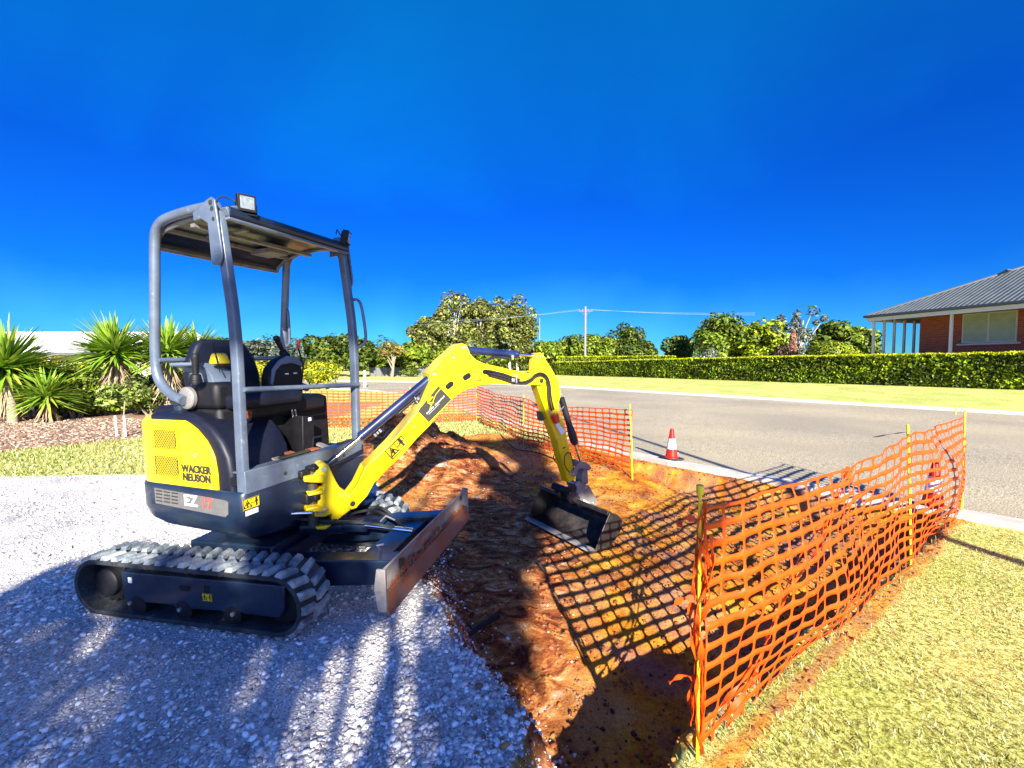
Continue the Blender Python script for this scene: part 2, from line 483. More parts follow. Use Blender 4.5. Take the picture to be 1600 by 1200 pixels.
def groundmat():
    m = bpy.data.materials.new('ground'); m.use_nodes = True; n = m.node_tree
    b = n.nodes['Principled BSDF']; b.inputs['Roughness'].default_value = .9; b.inputs['Specular IOR Level'].default_value = .25
    L = n.links.new
    tc = n.nodes.new('ShaderNodeTexCoord')
    def noise(sc, det=6, ro=.6, dist=0):
        t = n.nodes.new('ShaderNodeTexNoise'); t.inputs['Scale'].default_value = sc; t.inputs['Detail'].default_value = det
        t.inputs['Roughness'].default_value = ro; t.inputs['Distortion'].default_value = dist
        L(tc.outputs['Object'], t.inputs['Vector']); return t.outputs[0]
    def ramp(f, stops):
        r = n.nodes.new('ShaderNodeValToRGB'); e = r.color_ramp.elements
        e[0].position, e[0].color = stops[0][0], (*stops[0][1], 1)
        e[1].position, e[1].color = stops[-1][0], (*stops[-1][1], 1)
        for p, c in stops[1:-1]:
            q = e.new(p); q.color = (*c, 1)
        L(f, r.inputs[0]); return r.outputs[0]
    def mix(f, a, c, bt='MIX'):
        x = n.nodes.new('ShaderNodeMix'); x.data_type = 'RGBA'; x.blend_type = bt
        if isinstance(f, float): x.inputs[0].default_value = f
        else: L(f, x.inputs[0])
        L(a, x.inputs[6]); L(c, x.inputs[7]); return x.outputs[2]
    att = n.nodes.new('ShaderNodeVertexColor'); att.layer_name = 'tone'
    sep = n.nodes.new('ShaderNodeSeparateColor'); L(att.outputs[0], sep.inputs[0])
    # gravel
    vor = n.nodes.new('ShaderNodeTexVoronoi'); vor.inputs['Scale'].default_value = 90
    dn = n.nodes.new('ShaderNodeTexNoise'); dn.inputs['Scale'].default_value = 40; dn.inputs['Detail'].default_value = 3; L(tc.outputs['Object'], dn.inputs['Vector'])
    dv = n.nodes.new('ShaderNodeVectorMath'); dv.operation = 'MULTIPLY_ADD'; dv.inputs[1].default_value = (.03, .03, .03); L(dn.outputs[1], dv.inputs[0]); L(tc.outputs['Object'], dv.inputs[2]); L(dv.outputs[0], vor.inputs['Vector'])
    g1 = ramp(vor.outputs['Distance'], [(0, (.82, .80, .78)), (.45, (.68, .66, .65)), (.8, (.34, .33, .34))])
    g2 = ramp(noise(1.3, 8), [(.35, (.66, .63, .62)), (.5, (1, .98, .95)), (.68, (1.25, 1.18, 1.1))])
    grav = mix(1.0, g1, g2, 'MULTIPLY')
    dirt = ramp(noise(2.6, 8, .7), [(.585, (0, 0, 0)), (.66, (1, 1, 1))])
    dirtcol = n.nodes.new('ShaderNodeRGB'); dirtcol.outputs[0].default_value = (.26, .13, .08, 1)
    dm = n.nodes.new('ShaderNodeMath'); dm.operation = 'MULTIPLY'; dm.inputs[1].default_value = .75; L(dirt, dm.inputs[0])
    grav = mix(dm.outputs[0], grav, dirtcol.outputs[0])
    # soil
    s1 = ramp(noise(3.0, 10, .7, .6), [(.32, (.15, .030, .004)), (.44, (.40, .12, .006)), (.55, (.62, .27, .012)), (.70, (.74, .42, .07))])
    s2 = ramp(noise(1.1, 6, .65, 1.2), [(.45, (0, 0, 0)), (.62, (1, 1, 1))])
    clay = n.nodes.new('ShaderNodeRGB'); clay.outputs[0].default_value = (.27, .17, .14, 1)
    cm = n.nodes.new('ShaderNodeMath'); cm.operation = 'MULTIPLY'; cm.inputs[1].default_value = .55; L(s2, cm.inputs[0])
    soil = mix(cm.outputs[0], s1, clay.outputs[0])
    # stretched scrape marks left by the bucket
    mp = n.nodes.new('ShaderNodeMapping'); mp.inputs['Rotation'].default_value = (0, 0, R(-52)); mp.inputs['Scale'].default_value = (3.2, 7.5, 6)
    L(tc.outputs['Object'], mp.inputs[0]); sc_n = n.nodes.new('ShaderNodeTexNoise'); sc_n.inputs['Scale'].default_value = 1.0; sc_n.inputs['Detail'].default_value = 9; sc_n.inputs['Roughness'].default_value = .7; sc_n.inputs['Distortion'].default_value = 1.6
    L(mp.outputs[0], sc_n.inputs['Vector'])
    shaded_clay = ramp(sc_n.outputs[0], [(.37, (.07, .010, .004)), (.48, (.28, .075, .018)), (.57, (.50, .22, .06)), (.67, (.60, .44, .34))])  # dark maroon clay ramp with the trench shade put into its colour
    soil = mix(att.outputs[1], soil, shaded_clay)
    fine = ramp(noise(70, 3), [(.3, (.62, .6, .6)), (.7, (1.25, 1.25, 1.25))])
    soil = mix(.7, soil, fine, 'MULTIPLY')
    # mulch
    ml = ramp(noise(28, 8, .8), [(.36, (.05, .025, .018)), (.48, (.26, .15, .10)), (.62, (.50, .36, .25))])
    # grass
    gr1 = ramp(noise(34, 9, .85), [(.38, (.04, .04, .008)), (.46, (.34, .32, .06)), (.55, (.76, .74, .24)), (.70, (.92, .86, .46))])
    gr2 = ramp(noise(.8, 6), [(.38, (.72, .85, .6)), (.55, (1, 1, 1)), (.7, (1.12, .98, .85))])
    grass = mix(1.0, gr1, gr2, 'MULTIPLY')
    c = mix(sep.outputs[0], grass, grav); c = mix(sep.outputs[1], c, soil); c = mix(sep.outputs[2], c, ml)
    L(c, b.inputs['Base Color'])
    scm = n.nodes.new('ShaderNodeMath'); scm.operation = 'MULTIPLY'; L(sc_n.outputs[0], scm.inputs[0]); L(sep.outputs[1], scm.inputs[1])
    hb = n.nodes.new('ShaderNodeMath'); hb.operation = 'ADD'
    L(noise(45, 8, .75), hb.inputs[0])
    vm = n.nodes.new('ShaderNodeMath'); vm.operation = 'MULTIPLY'; vm.inputs[1].default_value = -.6; L(vor.outputs['Distance'], vm.inputs[0])
    vm2 = n.nodes.new('ShaderNodeMath'); vm2.operation = 'MULTIPLY'; L(vm.outputs[0], vm2.inputs[0]); L(sep.outputs[0], vm2.inputs[1])
    L(vm2.outputs[0], hb.inputs[1])
    bp_ = n.nodes.new('ShaderNodeBump'); bp_.inputs['Strength'].default_value = .85; bp_.inputs['Distance'].default_value = .018
    hb2 = n.nodes.new('ShaderNodeMath'); hb2.operation = 'MULTIPLY_ADD'; hb2.inputs[1].default_value = .9; L(scm.outputs[0], hb2.inputs[0]); L(hb.outputs[0], hb2.inputs[2])
    L(hb2.outputs[0], bp_.inputs['Height']); L(bp_.outputs[0], b.inputs['Normal'])
    return m
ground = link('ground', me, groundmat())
tag(ground, 'red soil, pale gravel and dry lawn of the building plot', 'ground', kind='structure')

# ---------------------------------------------------------------- road and kerbs
def resample(P, n):
    P = smoothpath([(p[0], p[1], 0) for p in P], 8)
    return P
nk, fk = resample(NEARK, 8), resample(FARK, 8)
vs_ = []; fs_ = []
K = 14
for i in range(len(nk)):
    for k in range(K + 1):
        p = nk[i].lerp(fk[i], k / K)
        vs_.append((p.x, p.y, .012 + .03 * math.sin(math.pi * k / K)))
for i in range(len(nk) - 1):
    for k in range(K):
        a = i * (K + 1) + k
        fs_.append((a, a + K + 1, a + K + 2, a + 1))
asph = bpy.data.materials.new('asphalt'); asph.use_nodes = True
n = asph.node_tree; b = n.nodes['Principled BSDF']; b.inputs['Roughness'].default_value = .8
tc = n.nodes.new('ShaderNodeTexCoord')
t1 = n.nodes.new('ShaderNodeTexNoise'); t1.inputs['Scale'].default_value = 70; t1.inputs['Detail'].default_value = 4; t1.inputs['Roughness'].default_value = .8
t2 = n.nodes.new('ShaderNodeTexNoise'); t2.inputs['Scale'].default_value = .35; t2.inputs['Detail'].default_value = 8
r1 = n.nodes.new('ShaderNodeValToRGB'); r1.color_ramp.elements[0].position = .43; r1.color_ramp.elements[0].color = (.10, .085, .065, 1)
r1.color_ramp.elements[1].position = .56; r1.color_ramp.elements[1].color = (.58, .50, .33, 1)
r2 = n.nodes.new('ShaderNodeValToRGB'); r2.color_ramp.elements[0].position = .35; r2.color_ramp.elements[0].color = (.82, .82, .84, 1)
r2.color_ramp.elements[1].position = .65; r2.color_ramp.elements[1].color = (1.12, 1.1, 1.05, 1)
mx = n.nodes.new('ShaderNodeMix'); mx.data_type = 'RGBA'; mx.blend_type = 'MULTIPLY'; mx.inputs[0].default_value = 1
for t in (t1, t2): n.links.new(tc.outputs['Object'], t.inputs['Vector'])
n.links.new(t1.outputs[0], r1.inputs[0]); n.links.new(t2.outputs[0], r2.inputs[0])
n.links.new(r1.outputs[0], mx.inputs[6]); n.links.new(r2.outputs[0], mx.inputs[7]); n.links.new(mx.outputs[2], b.inputs['Base Color'])
bp_ = n.nodes.new('ShaderNodeBump'); bp_.inputs['Strength'].default_value = .5; bp_.inputs['Distance'].default_value = .006
n.links.new(t1.outputs[0], bp_.inputs['Height']); n.links.new(bp_.outputs[0], b.inputs['Normal'])
road = link('road', npmesh('road', vs_, fs_, smooth=True), asph)
tag(road, 'coarse chip-seal street curving past the dig', 'road', kind='structure')

def kerb(path, side, name, label, w_=.36, h=.06, joint=2.4):
    """profile across: from road side (0) to verge side (w_*side)"""
    prof = [(0, -.25), (0, .022), (.06, .02), (.14, .03), (.20, h * .8), (.25, h), (w_, h), (w_, -.25)]
    mb = MB(); rings = []
    for i, p in enumerate(path):
        t = (path[min(i + 1, len(path) - 1)] - path[max(i - 1, 0)]).normalized()
        nrm = Vector((-t.y, t.x, 0)) * side
        zz = 0
        rings.append([p + nrm * a + Vector((0, 0, z_)) for a, z_ in prof])
    n_ = len(prof)
    # split in segments with narrow joints
    seg = []; acc = 0
    mb_v = []; mb_f = []
    def emit(A, B):
        b0 = len(mb.v); mb.v += [tuple(v) for v in A] + [tuple(v) for v in B]
        for k in range(n_ - 1): mb.f.append((b0 + k, b0 + k + 1, b0 + n_ + k + 1, b0 + n_ + k))
        mb.f.append(tuple(b0 + k for k in range(n_))[::-1]); mb.f.append(tuple(b0 + n_ + k for k in range(n_)))
    for i in range(len(rings) - 1):
        L_ = (path[i + 1] - path[i]).length
        m_ = max(1, round(L_ / joint)) if L_ > joint * .6 else 1
        g = min(.012, L_ * .1) / L_ * .5
        for q in range(m_):
            a, b_ = q / m_ + g, (q + 1) / m_ - g
            emit([u.lerp(v, a) for u, v in zip(rings[i], rings[i + 1])], [u.lerp(v, b_) for u, v in zip(rings[i], rings[i + 1])])
    o = mb.build(name, M['concrete'], None, 0)
    tag(o, label, 'kerb', kind='structure')
    return o
def dens(path, step):
    r = [path[0]]
    for a, b_ in zip(path, path[1:]):
        if (b_ - r[-1]).length >= step: r.append(b_)
    return r
kerb(dens(nk, 1.6), 1, 'kerb', 'pale concrete kerb on the near side of the street beside the trench')
kerb(dens(fk, 2.2), -1, 'kerb', 'pale concrete kerb on the far side of the street below the hedge', h=.10)

# ================================================================ EXCAVATOR
OX, OY, OZ = -1.703, 2.960, .011
TILT = Matrix.Translation((OX, OY, OZ)) @ Matrix.Rotation(-R(1.6), 4, 'Y') @ Matrix.Rotation(R(1.1), 4, 'X')
FU = TILT @ Matrix.Rotation(R(-12.1), 4, 'Z')      # undercarriage: x forward, y left
FV = TILT @ Matrix.Rotation(R(-21.1), 4, 'Z')      # upper structure
WB = R(34.0)
FB = Matrix.Translation((-1.237, 2.78, 0)) @ Matrix.Rotation(WB, 4, 'Z')   # boom plane: x out, y away from camera
ex = empty('mini_excavator', (OX, OY, 0))
tag(ex, 'yellow and navy mini excavator with open canopy standing on the gravel beside the trench', 'excavator')

def textmesh(body, size, name, mt, parent, M4, bold=.0015, ext=.0015, align='CENTER', shear=0, sx=1.0):
    cu = bpy.data.curves.new(name, 'FONT'); cu.body = body; cu.size = size; cu.extrude = ext; cu.offset = bold
    cu.align_x = align; cu.align_y = 'CENTER'; cu.shear = shear; cu.space_line = .85
    tmp = bpy.data.objects.new('tmp_text', cu); COL.objects.link(tmp)
    dg = bpy.context.evaluated_depsgraph_get()
    me = bpy.data.meshes.new_from_object(tmp.evaluated_get(dg)); me.name = name
    bpy.data.objects.remove(tmp)
    me.transform(M4 @ Matrix.Diagonal((sx, 1, 1, 1)))
    me.materials.clear()
    return link(name, me, mt, parent)
def facing(M, origin, xdir, ydir):
    """matrix placing the XY text plane at local origin of frame M with local directions"""
    x = Vector(xdir).normalized(); y = Vector(ydir).normalized(); z = x.cross(y).normalized(); y = z.cross(x)
    m = Matrix((x, y, z)).transposed().to_4x4(); m.translation = Vector(origin)
    return M @ m

# ---- tracks
def stadium(x0, x1, r, zc, n=14, zc2=None, r2=None):
    """closed outline, rear arc centre x0, front arc centre x1"""
    r2 = r2 or r; zc2 = zc if zc2 is None else zc2
    P = []
    for i in range(n + 1):
        a = math.pi / 2 + math.pi * i / n; P.append((x0 + r * math.cos(a), zc + r * math.sin(a)))
    for i in range(n + 1):
        a = -math.pi / 2 + math.pi * i / n; P.append((x1 + r2 * math.cos(a), zc2 + r2 * math.sin(a)))
    return P
def arclen(P):
    Q = P + [P[0]]; d = [0]
    for a, b_ in zip(Q, Q[1:]): d.append(d[-1] + math.hypot(b_[0] - a[0], b_[1] - a[1]))
    return Q, d
def onloop(Q, d, s):
    s %= d[-1]
    for i in range(len(d) - 1):
        if d[i + 1] >= s:
            t = (s - d[i]) / max(1e-9, d[i + 1] - d[i])
            a, b_ = Vector(Q[i]), Vector(Q[i + 1]); tg = (b_ - a).normalized()
            return a.lerp(b_, t), tg
def make_track(yc, out):
    """yc track centre, out = sign of the outer side"""
    x0, x1, rr, zc = -.605, .605, .165, .185
    outer = stadium(x0, x1, rr, zc); inner = stadium(x0, x1, rr - .026, zc)
    n_ = len(outer)
    mb = MB(FU)
    vs = []
    for y_ in (yc - .115, yc + .115):
        vs += [(p[0], y_, p[1]) for p in outer] + [(p[0], y_, p[1]) for p in inner]
    fs = []
    for i in range(n_):
        j = (i + 1) % n_
        o0, i0, o1, i1 = i, n_ + i, 2 * n_ + i, 3 * n_ + i
        O0, I0, O1, I1 = j, n_ + j, 2 * n_ + j, 3 * n_ + j
        fs += [(o0, O0, O1, o1), (i0, i1, I1, I0), (o0, i0, I0, O0), (o1, O1, I1, i1)]
    mb.add(vs, fs)
    belt = mb.build('rubber_track', M['rubber'], ex, bevel=.004)
    if out < 0: tag(belt, label='near rubber track, dusty treads catching the light')
    Q, d = arclen(outer); m_ = 44; mb = MB(FU)
    inn = MB(FU)
    for k in range(m_):
        for row in (0, 1):
            s_ = d[-1] * (k + .5 * row) / m_
            p, tg = onloop(Q, d, s_); nr = Vector((-tg.y, tg.x)) * -1
            if nr.dot(p - Vector((0, zc))) < 0: nr = -nr
            ya, yb = (yc - .112, yc - .006) if row == 0 else (yc + .006, yc + .112)
            skew = .012 * (1 if row else -1)
            vv = []
            jit = random.uniform(-.002, .002)
            for h_, sc_ in ((-.004, 1.0), (.024 + jit, .62)):
                for yy, sk in ((ya, -skew), (yb, skew)):
                    for e in (-1, 1):
                        q = p + tg * (e * .026 * sc_ + sk) + nr * h_
                        ins_ = .008 if h_ > 0 else 0
                        yv = yy + (ins_ if yy == ya else -ins_)
                        vv.append((q.x, yv, q.y))
            mb.add(vv, [(0, 1, 3, 2), (4, 6, 7, 5), (0, 2, 6, 4), (1, 5, 7, 3), (0, 4, 5, 1), (2, 3, 7, 6)])
        # inner drive lugs
        p, tg = onloop(Q, d, d[-1] * k / m_); nr = (Vector((0, zc)) - p).normalized()
        q = p + Vector((-tg.y, tg.x)) * 0
    lo = mb.build('tread_lugs', M['lug'], belt, bevel=.004)
    # side frame
    yo = yc + out * .085
    if out < 0:
        pts = PL(FU, 1, yo, [(189, 893), (444, 916), (444, 952), (437, 966), (382, 960), (370, 955), (360, 961), (346, 955), (296, 952), (287, 948), (280, 953), (270, 946),
                             (218, 941), (209, 938), (205, 943), (193, 938)])
    else:
        pts = PL(FU, 1, -.62, [(189, 893), (444, 916), (444, 952), (437, 966), (205, 943), (193, 938)])
    mb = MB(FU); mb.prism(pts, yo, yo - out * .10)
    tf = mb.build('track_frame', M['navy'], ex, bevel=.006)
    mb = MB(FU)
    for (px, py) in ((206, 941), (283, 951), (366, 958)):
        q = PL(FU, 1, -.62, [(px, py)])[0]; mb.cyl((q[0], yo + out * .004, q[1]), (q[0], yo + out * .016, q[1]), .012, 6)
    mb.each('frame_bolt', M['bolt'], tf)
    # holes shown as recessed dark plugs with rims
    if out < 0:
        q = PL(FU, 1, -.62, [(289, 919), (323, 922)])
        mb = MB(FU)
        mb.prism([(q[0][0] + .022 * math.cos(a) * 1.0 + (.018 if math.cos(a) > 0 else -.018), q[0][1] + .017 * math.sin(a)) for a in np.linspace(0, 2 * math.pi, 20, endpoint=False)], yo - .0012, yo + .004)
        mb.box((q[1][0], yo, q[1][1] + .003), (.034, .003, .045))
        mb.each('frame_opening', M['black'], tf)
        q = PL(FU, 1, -.625, [(323, 934)])[0]
        warn_decal(FU, (q[0], yo - .002, q[1]), (1, 0, 0), (0, 0, 1), .066, .046, tf)
        q = PL(FU, 1, -.625, [(202, 907)])[0]
        mb = MB(FU); mb.box((q[0], yo - .0015, q[1]), (.026, .003, .032)); mb.build('white_sticker', M['white'], tf)
        q = PL(FU, 1, -.625, [(436, 933)])[0]
        mb = MB(FU); mb.box((q[0], yo - .002, q[1]), (.05, .004, .11)); mb.build('cover_plate', M['navy'], tf, bevel=.002)
    if out < 0:
        mb = MB(FU)
        for cxp in (222, 231, 296, 304, 330, 338, 346):
            q = PL(FU, 1, -.60, [(cxp, 888 + (cxp - 222) * .095)])[0]
            for t in range(4):
                s_ = random.uniform(.008, .018); mb.lathe([(s_ * .4, -.006), (s_, 0), (s_ * .5, s_ * .7)], (q[0] + random.uniform(-.02, .02), yo + .02 + random.uniform(0, .03), q[1] + random.uniform(-.004, .006)), 6)
        tag(mb.build('caked_mud', M['mud'], tf, smooth=False), kind='stuff')
    # idler (front), sprocket (rear), rollers
    mb = MB(FU); mb.lathe([(.05, -.055), (.125, -.05), (.138, -.02), (.138, .02), (.125, .05), (.05, .055)], (x1 - .005, yc, zc), 28, Matrix.Rotation(math.pi / 2, 4, 'X'))
    mb.build('idler_wheel', M['black'], ex)
    mb = MB(FU)
    st = []
    for k in range(36):
        a = 2 * math.pi * k / 36; r_ = .137 if k % 2 == 0 else .112
        st.append((x0 + r_ * math.cos(a), zc + r_ * math.sin(a)))
    mb.prism(st, yc - .03, yc + .03); mb.lathe([(.07, -.07), (.085, -.06), (.085, .06), (.07, .07)], (x0, yc, zc), 24, Matrix.Rotation(math.pi / 2, 4, 'X'))
    mb.build('drive_sprocket', M['black'], ex, bevel=.003)
    for xr in (-.34, -.02, .31):
        mb = MB(FU); mb.lathe([(.02, -.09), (.058, -.085), (.058, -.03), (.04, -.025), (.04, .025), (.058, .03), (.058, .085), (.02, .09)], (xr, yc, .085), 18, Matrix.Rotation(math.pi / 2, 4, 'X'))
        mb.build('track_roller', M['black'], ex)
def tri_warning(mb_, M_, o, xd, yd, s_, th=.0008):
    pass
def frame_strip(mb, o, x, y, a, b_, w_, nrm, th):
    """thin bar between 2D points a and b_ in plane o,x,y"""
    A = Vector(o) + x * a[0] + y * a[1]; B = Vector(o) + x * b_[0] + y * b_[1]
    t = (B - A).normalized(); s_ = nrm.cross(t) * w_ / 2; e = t * w_ / 2
    q = [A - e - s_, A - e + s_, B + e + s_, B + e - s_]
    mb.add([p for p in q] + [p + nrm * th for p in q], [(0, 3, 2, 1), (4, 5, 6, 7), (0, 1, 5, 4), (1, 2, 6, 5), (2, 3, 7, 6), (3, 0, 4, 7)])
def warn_decal(Mx, o, xd, yd, W, Hh, parent, mt='sticker', name='warning_decal', person=True):
    x = Vector(xd).normalized(); y = Vector(yd).normalized(); nrm = x.cross(y).normalized()
    mb = MB(Mx); q = [Vector(o) + x * a * W / 2 + y * b_ * Hh / 2 for a, b_ in ((-1, -1), (1, -1), (1, 1), (-1, 1))]
    mb.add(q + [p + nrm * .0015 for p in q], [(0, 3, 2, 1), (4, 5, 6, 7), (0, 1, 5, 4), (1, 2, 6, 5), (2, 3, 7, 6), (3, 0, 4, 7)])
    d = mb.build(name, M[mt], parent, smooth=False)
    mb = MB(Mx); o2 = Vector(o) + nrm * .0017; th = .0006; lw = W * .04
    c = [(-W * .48, -Hh * .46), (W * .48, -Hh * .46), (W * .48, Hh * .46), (-W * .48, Hh * .46)]
    for i in range(4): frame_strip(mb, o2, x, y, c[i], c[(i + 1) % 4], lw, nrm, th)
    cxx = -W * .24; r_ = Hh * .36
    t3 = [(cxx - r_, -r_ * .8), (cxx + r_, -r_ * .8), (cxx, r_ * .95)]
    for i in range(3): frame_strip(mb, o2, x, y, t3[i], t3[(i + 1) % 3], lw * 1.3, nrm, th)
    frame_strip(mb, o2, x, y, (cxx, -r_ * .5), (cxx, r_ * .25), lw * 2.2, nrm, th)
    frame_strip(mb, o2, x, y, (cxx - r_ * .3, -r_ * .1), (cxx + r_ * .35, r_ * .1), lw * 1.6, nrm, th)
    if person:
        cx2 = W * .30
        frame_strip(mb, o2, x, y, (cx2, -Hh * .25), (cx2, Hh * .12), lw * 3, nrm, th)
        frame_strip(mb, o2, x, y, (cx2 - W * .09, Hh * .08), (cx2 + W * .07, Hh * .08), lw * 1.8, nrm, th)
        frame_strip(mb, o2, x, y, (cx2, Hh * .26), (cx2 + .0001, Hh * .29), lw * 3.5, nrm, th)
        frame_strip(mb, o2, x, y, (W * .04, Hh * .0), (W * .17, Hh * .0), lw * 1.2, nrm, th)
        frame_strip(mb, o2, x, y, (W * .0, -Hh * .44), (W * .0 + .0001, Hh * .44), lw * .6, nrm, th)
    mb.build('decal_print', M['dark'], d, smooth=False)
    return d
make_track(-.535, -1)
make_track(.535, 1)

# ---- undercarriage
mb = MB(FU)
mb.box((0, 0, .27), (.62, .62, .14)); mb.box((-.28, 0, .24), (.10, .92, .09)); mb.box((.30, 0, .24), (.10, .92, .09))
mb.lathe([(.24, 0), (.26, .02), (.26, .10), (.22, .12)], (0, 0, .34), 32)
mb.build('undercarriage_frame', M['navy'], ex, bevel=.012)
# blade arms and lift cylinder
mb = MB(FU)
for sy in (-1, 1):
    mb.add([(.25, sy * .36, .10), (.25, sy * .24, .10), (1.17, sy * .28, .22), (1.17, sy * .40, .22),
            (.25, sy * .36, .27), (.25, sy * .24, .27), (1.17, sy * .28, .36), (1.17, sy * .40, .36)],
           [(0, 1, 2, 3), (4, 7, 6, 5), (0, 4, 5, 1), (1, 5, 6, 2), (2, 6, 7, 3), (3, 7, 4, 0)])
mb.box((.98, 0, .28), (.20, .62, .07), ry=-.12)
mb.build('blade_arm', M['navy'], ex, bevel=.008)
mb = MB(FU); mb.tube([(.30, 0, .34), (.62, 0, .37)], .055, 16); mb.tube([(.60, 0, .37), (.76, 0, .378)], .045, 16)
bc = mb.build('blade_cylinder', M['navy'], ex)
mb = MB(FU); mb.tube([(.75, 0, .377), (1.10, 0, .36)], .018, 12); mb.build('cylinder_rod', M['chrome'], bc)
mb = MB(FU); mb.box((.42, 0, .43), (.34, .20, .025), ry=.05); mb.build('cylinder_guard', M['navy'], bc, bevel=.004)
mb = MB(FU)
mb.tube(smoothpath([(.45, .10, .36), (.70, .15, .42), (.88, .10, .40), (1.02, .04, .36)], 6), .010, 8)
mb.tube(smoothpath([(.45, -.06, .38), (.66, -.12, .44), (.84, -.07, .42), (.98, .0, .37)], 6), .010, 8)
mb.each('hydraulic_hose', M['blackrub'], bc)
mb = MB(FU); mb.tube([(1.02, -.28, .36), (1.04, -.34, .41), (1.08, -.34, .42)], .006, 6); mb.tube([(.86, .02, .40), (.90, .02, .44), (.96, .03, .41)], .006, 6)
mb.each('lifting_eye', M['bolt'], ex)
# dozer blade : profile in x-z, extruded in y
BX, BZ = 1.225, .228
prof = [(0.030, 0), (.004, .06), (-.006, .11), (.002, .165), (.022, .202), (.030, .215)]
outl = prof + [(x_ - .014, z_) for x_, z_ in prof[::-1]]
mb = MB(FU @ Matrix.Translation((BX, 0, BZ))); mb.prism([(p[0] + .0, p[1]) for p in outl], -.65, .65)
for sy in (-.65, .65): mb.prism([(.034, 0), (.034, .215), (-.012, .215), (-.03, .11), (-.012, 0)], sy - .006, sy + .006)
bl = mb.build('dozer_blade', M['steel'], ex, bevel=.002)
mb = MB(FU @ Matrix.Translation((BX, 0, BZ))); mb.prism([(.034, -.02), (.052, -.02), (.016, .075), (.000, .075)], -.652, .652)
mb.build('cutting_edge', M['edge'], bl, bevel=.003)
mb = MB(FU @ Matrix.Translation((BX, 0, BZ))); mb.box((.008, -.45, .11), (.006, .004, .20)); mb.box((.016, -.43, .15), (.004, .03, .035)); mb.box((.02, .53, .175), (.006, .02, .028))
mb.each('blade_extension_pin', M['dark'], bl)
mb = MB(FU @ Matrix.Translation((BX, 0, BZ)))
for k in range(90):
    t_ = random.random(); y_ = -.55 + 1.15 * t_; zz = .075 + .05 * math.sin(t_ * 9) ** 2 * random.random() * (1 - .5 * t_) + .01
    s_ = random.uniform(.008, .02); mb.lathe([(s_ * .5, -.004), (s_, 0), (s_ * .6, .005)], (.010 + random.uniform(-.001, .002) , y_, zz), 6, Matrix.Rotation(math.pi / 2, 4, 'Y') @ Matrix.Rotation(random.random() * 6, 4, 'Z'))
tag(mb.build('caked_mud', M['mud'], bl, smooth=False), kind='stuff')

# ---- upper body (FV)
def rrect(x0, x1, y0, y1, radii, n=7):
    """outline in x,y; radii for corners (x1,y0),(x1,y1),(x0,y1),(x0,y0)"""
    P = []
    for (cx_, cy_, r_, a0) in ((x1, y0, radii[0], -90), (x1, y1, radii[1], 0), (x0, y1, radii[2], 90), (x0, y0, radii[3], 180)):
        ccx = cx_ - r_ if cx_ == x1 else cx_ + r_; ccy = cy_ + r_ if cy_ == y0 else cy_ - r_
        for i in range(n + 1):
            a = R(a0 + 90 * i / n); P.append((ccx + r_ * math.cos(a), ccy + r_ * math.sin(a)))
    return P
def loft(mb, secs):
    """secs: list of (outline2D, z)"""
    n_ = len(secs[0][0]); vs = [(p[0], p[1], z_) for o, z_ in secs for p in o]; fs = []
    for i in range(len(secs) - 1):
        for k in range(n_):
            k2 = (k + 1) % n_; fs.append((i * n_ + k, i * n_ + k2, (i + 1) * n_ + k2, (i + 1) * n_ + k))
    fs.append(tuple(range(n_))[::-1]); fs.append(tuple(range((len(secs) - 1) * n_, len(secs) * n_)))
    return mb.add(vs, fs)
SX0, SX1, SY = -.60, .455, .495
def ring(g, rr=.30): return rrect(SX0 - g, SX1 + g * .3, -SY - g, SY + g, (.045, .045, rr, .27))
mb = MB(FV)
loft(mb, [(ring(-.06), .475), (ring(-.012), .53), (ring(.004), .60), (ring(.006), .735), (ring(-.004), .755)])
cw = mb.build('counterweight', M['navy'], ex, bevel=.006)
# grey band with vents and letters on the right side
yb = -SY - .008
mb = MB(FV)
bq = [(-.30, .655), (.33, .655), (.36, .675), (.36, .735), (.345, .745), (-.30, .745)]
bq = PL(FV, 1, yb, [(241, 762), (352, 782), (356, 785), (356, 804), (352, 808), (243, 786)])
mb.prism(bq, yb, yb + .004); bd = mb.build('model_band', M['band'], cw)
mb = MB(FV)
for c_ in range(3):
    for r__ in range(4):
        px = 248.5 + c_ * 12.2; py = 766.8 + r__ * 5.2 + c_ * 1.9
        q = PL(FV, 1, yb - .001, [(px - 4.9, py - 1.6), (px + 4.9, py - .1), (px + 4.9, py + 1.9), (px - 4.9, py + .4)])
        mb.prism(q, yb - .0016, yb + .001)
mb.each('vent_slot', M['dark'], bd)
q = PL(FV, 1, yb, [(298, 783), (323, 787)])
textmesh('EZ', .092, 'model_lettering', M['white'], bd, facing(FV, (q[0][0], yb - .0012, q[0][1]), (1, 0, -.0), (0, 0, 1)), sx=1.12)
textmesh('17', .092, 'model_number', M['redtext'], bd, facing(FV, (q[1][0], yb - .0012, q[1][1]), (1, 0, 0), (0, 0, 1)), sx=1.1)
# decals on front face right end
q = PL(FV, 0, SX1 + .012, [(394, 786), (395, 799)])
warn_decal(FV, (SX1 + .006, q[0][0], q[0][1]), (0, 1, 0), (0, 0, 1), .10, .062, cw)
mb = MB(FV); mb.box((SX1 + .006, q[1][0], q[1][1] - .002), (.003, .075, .028)); wl = mb.build('white_label', M['white'], cw)
mb = MB(FV)
for k in range(3): mb.box((SX1 + .0082, q[1][0] + .0 + k * .012, q[1][1] - .002), (.0012, .005, .004))
mb.each('label_print', M['dark'], wl)

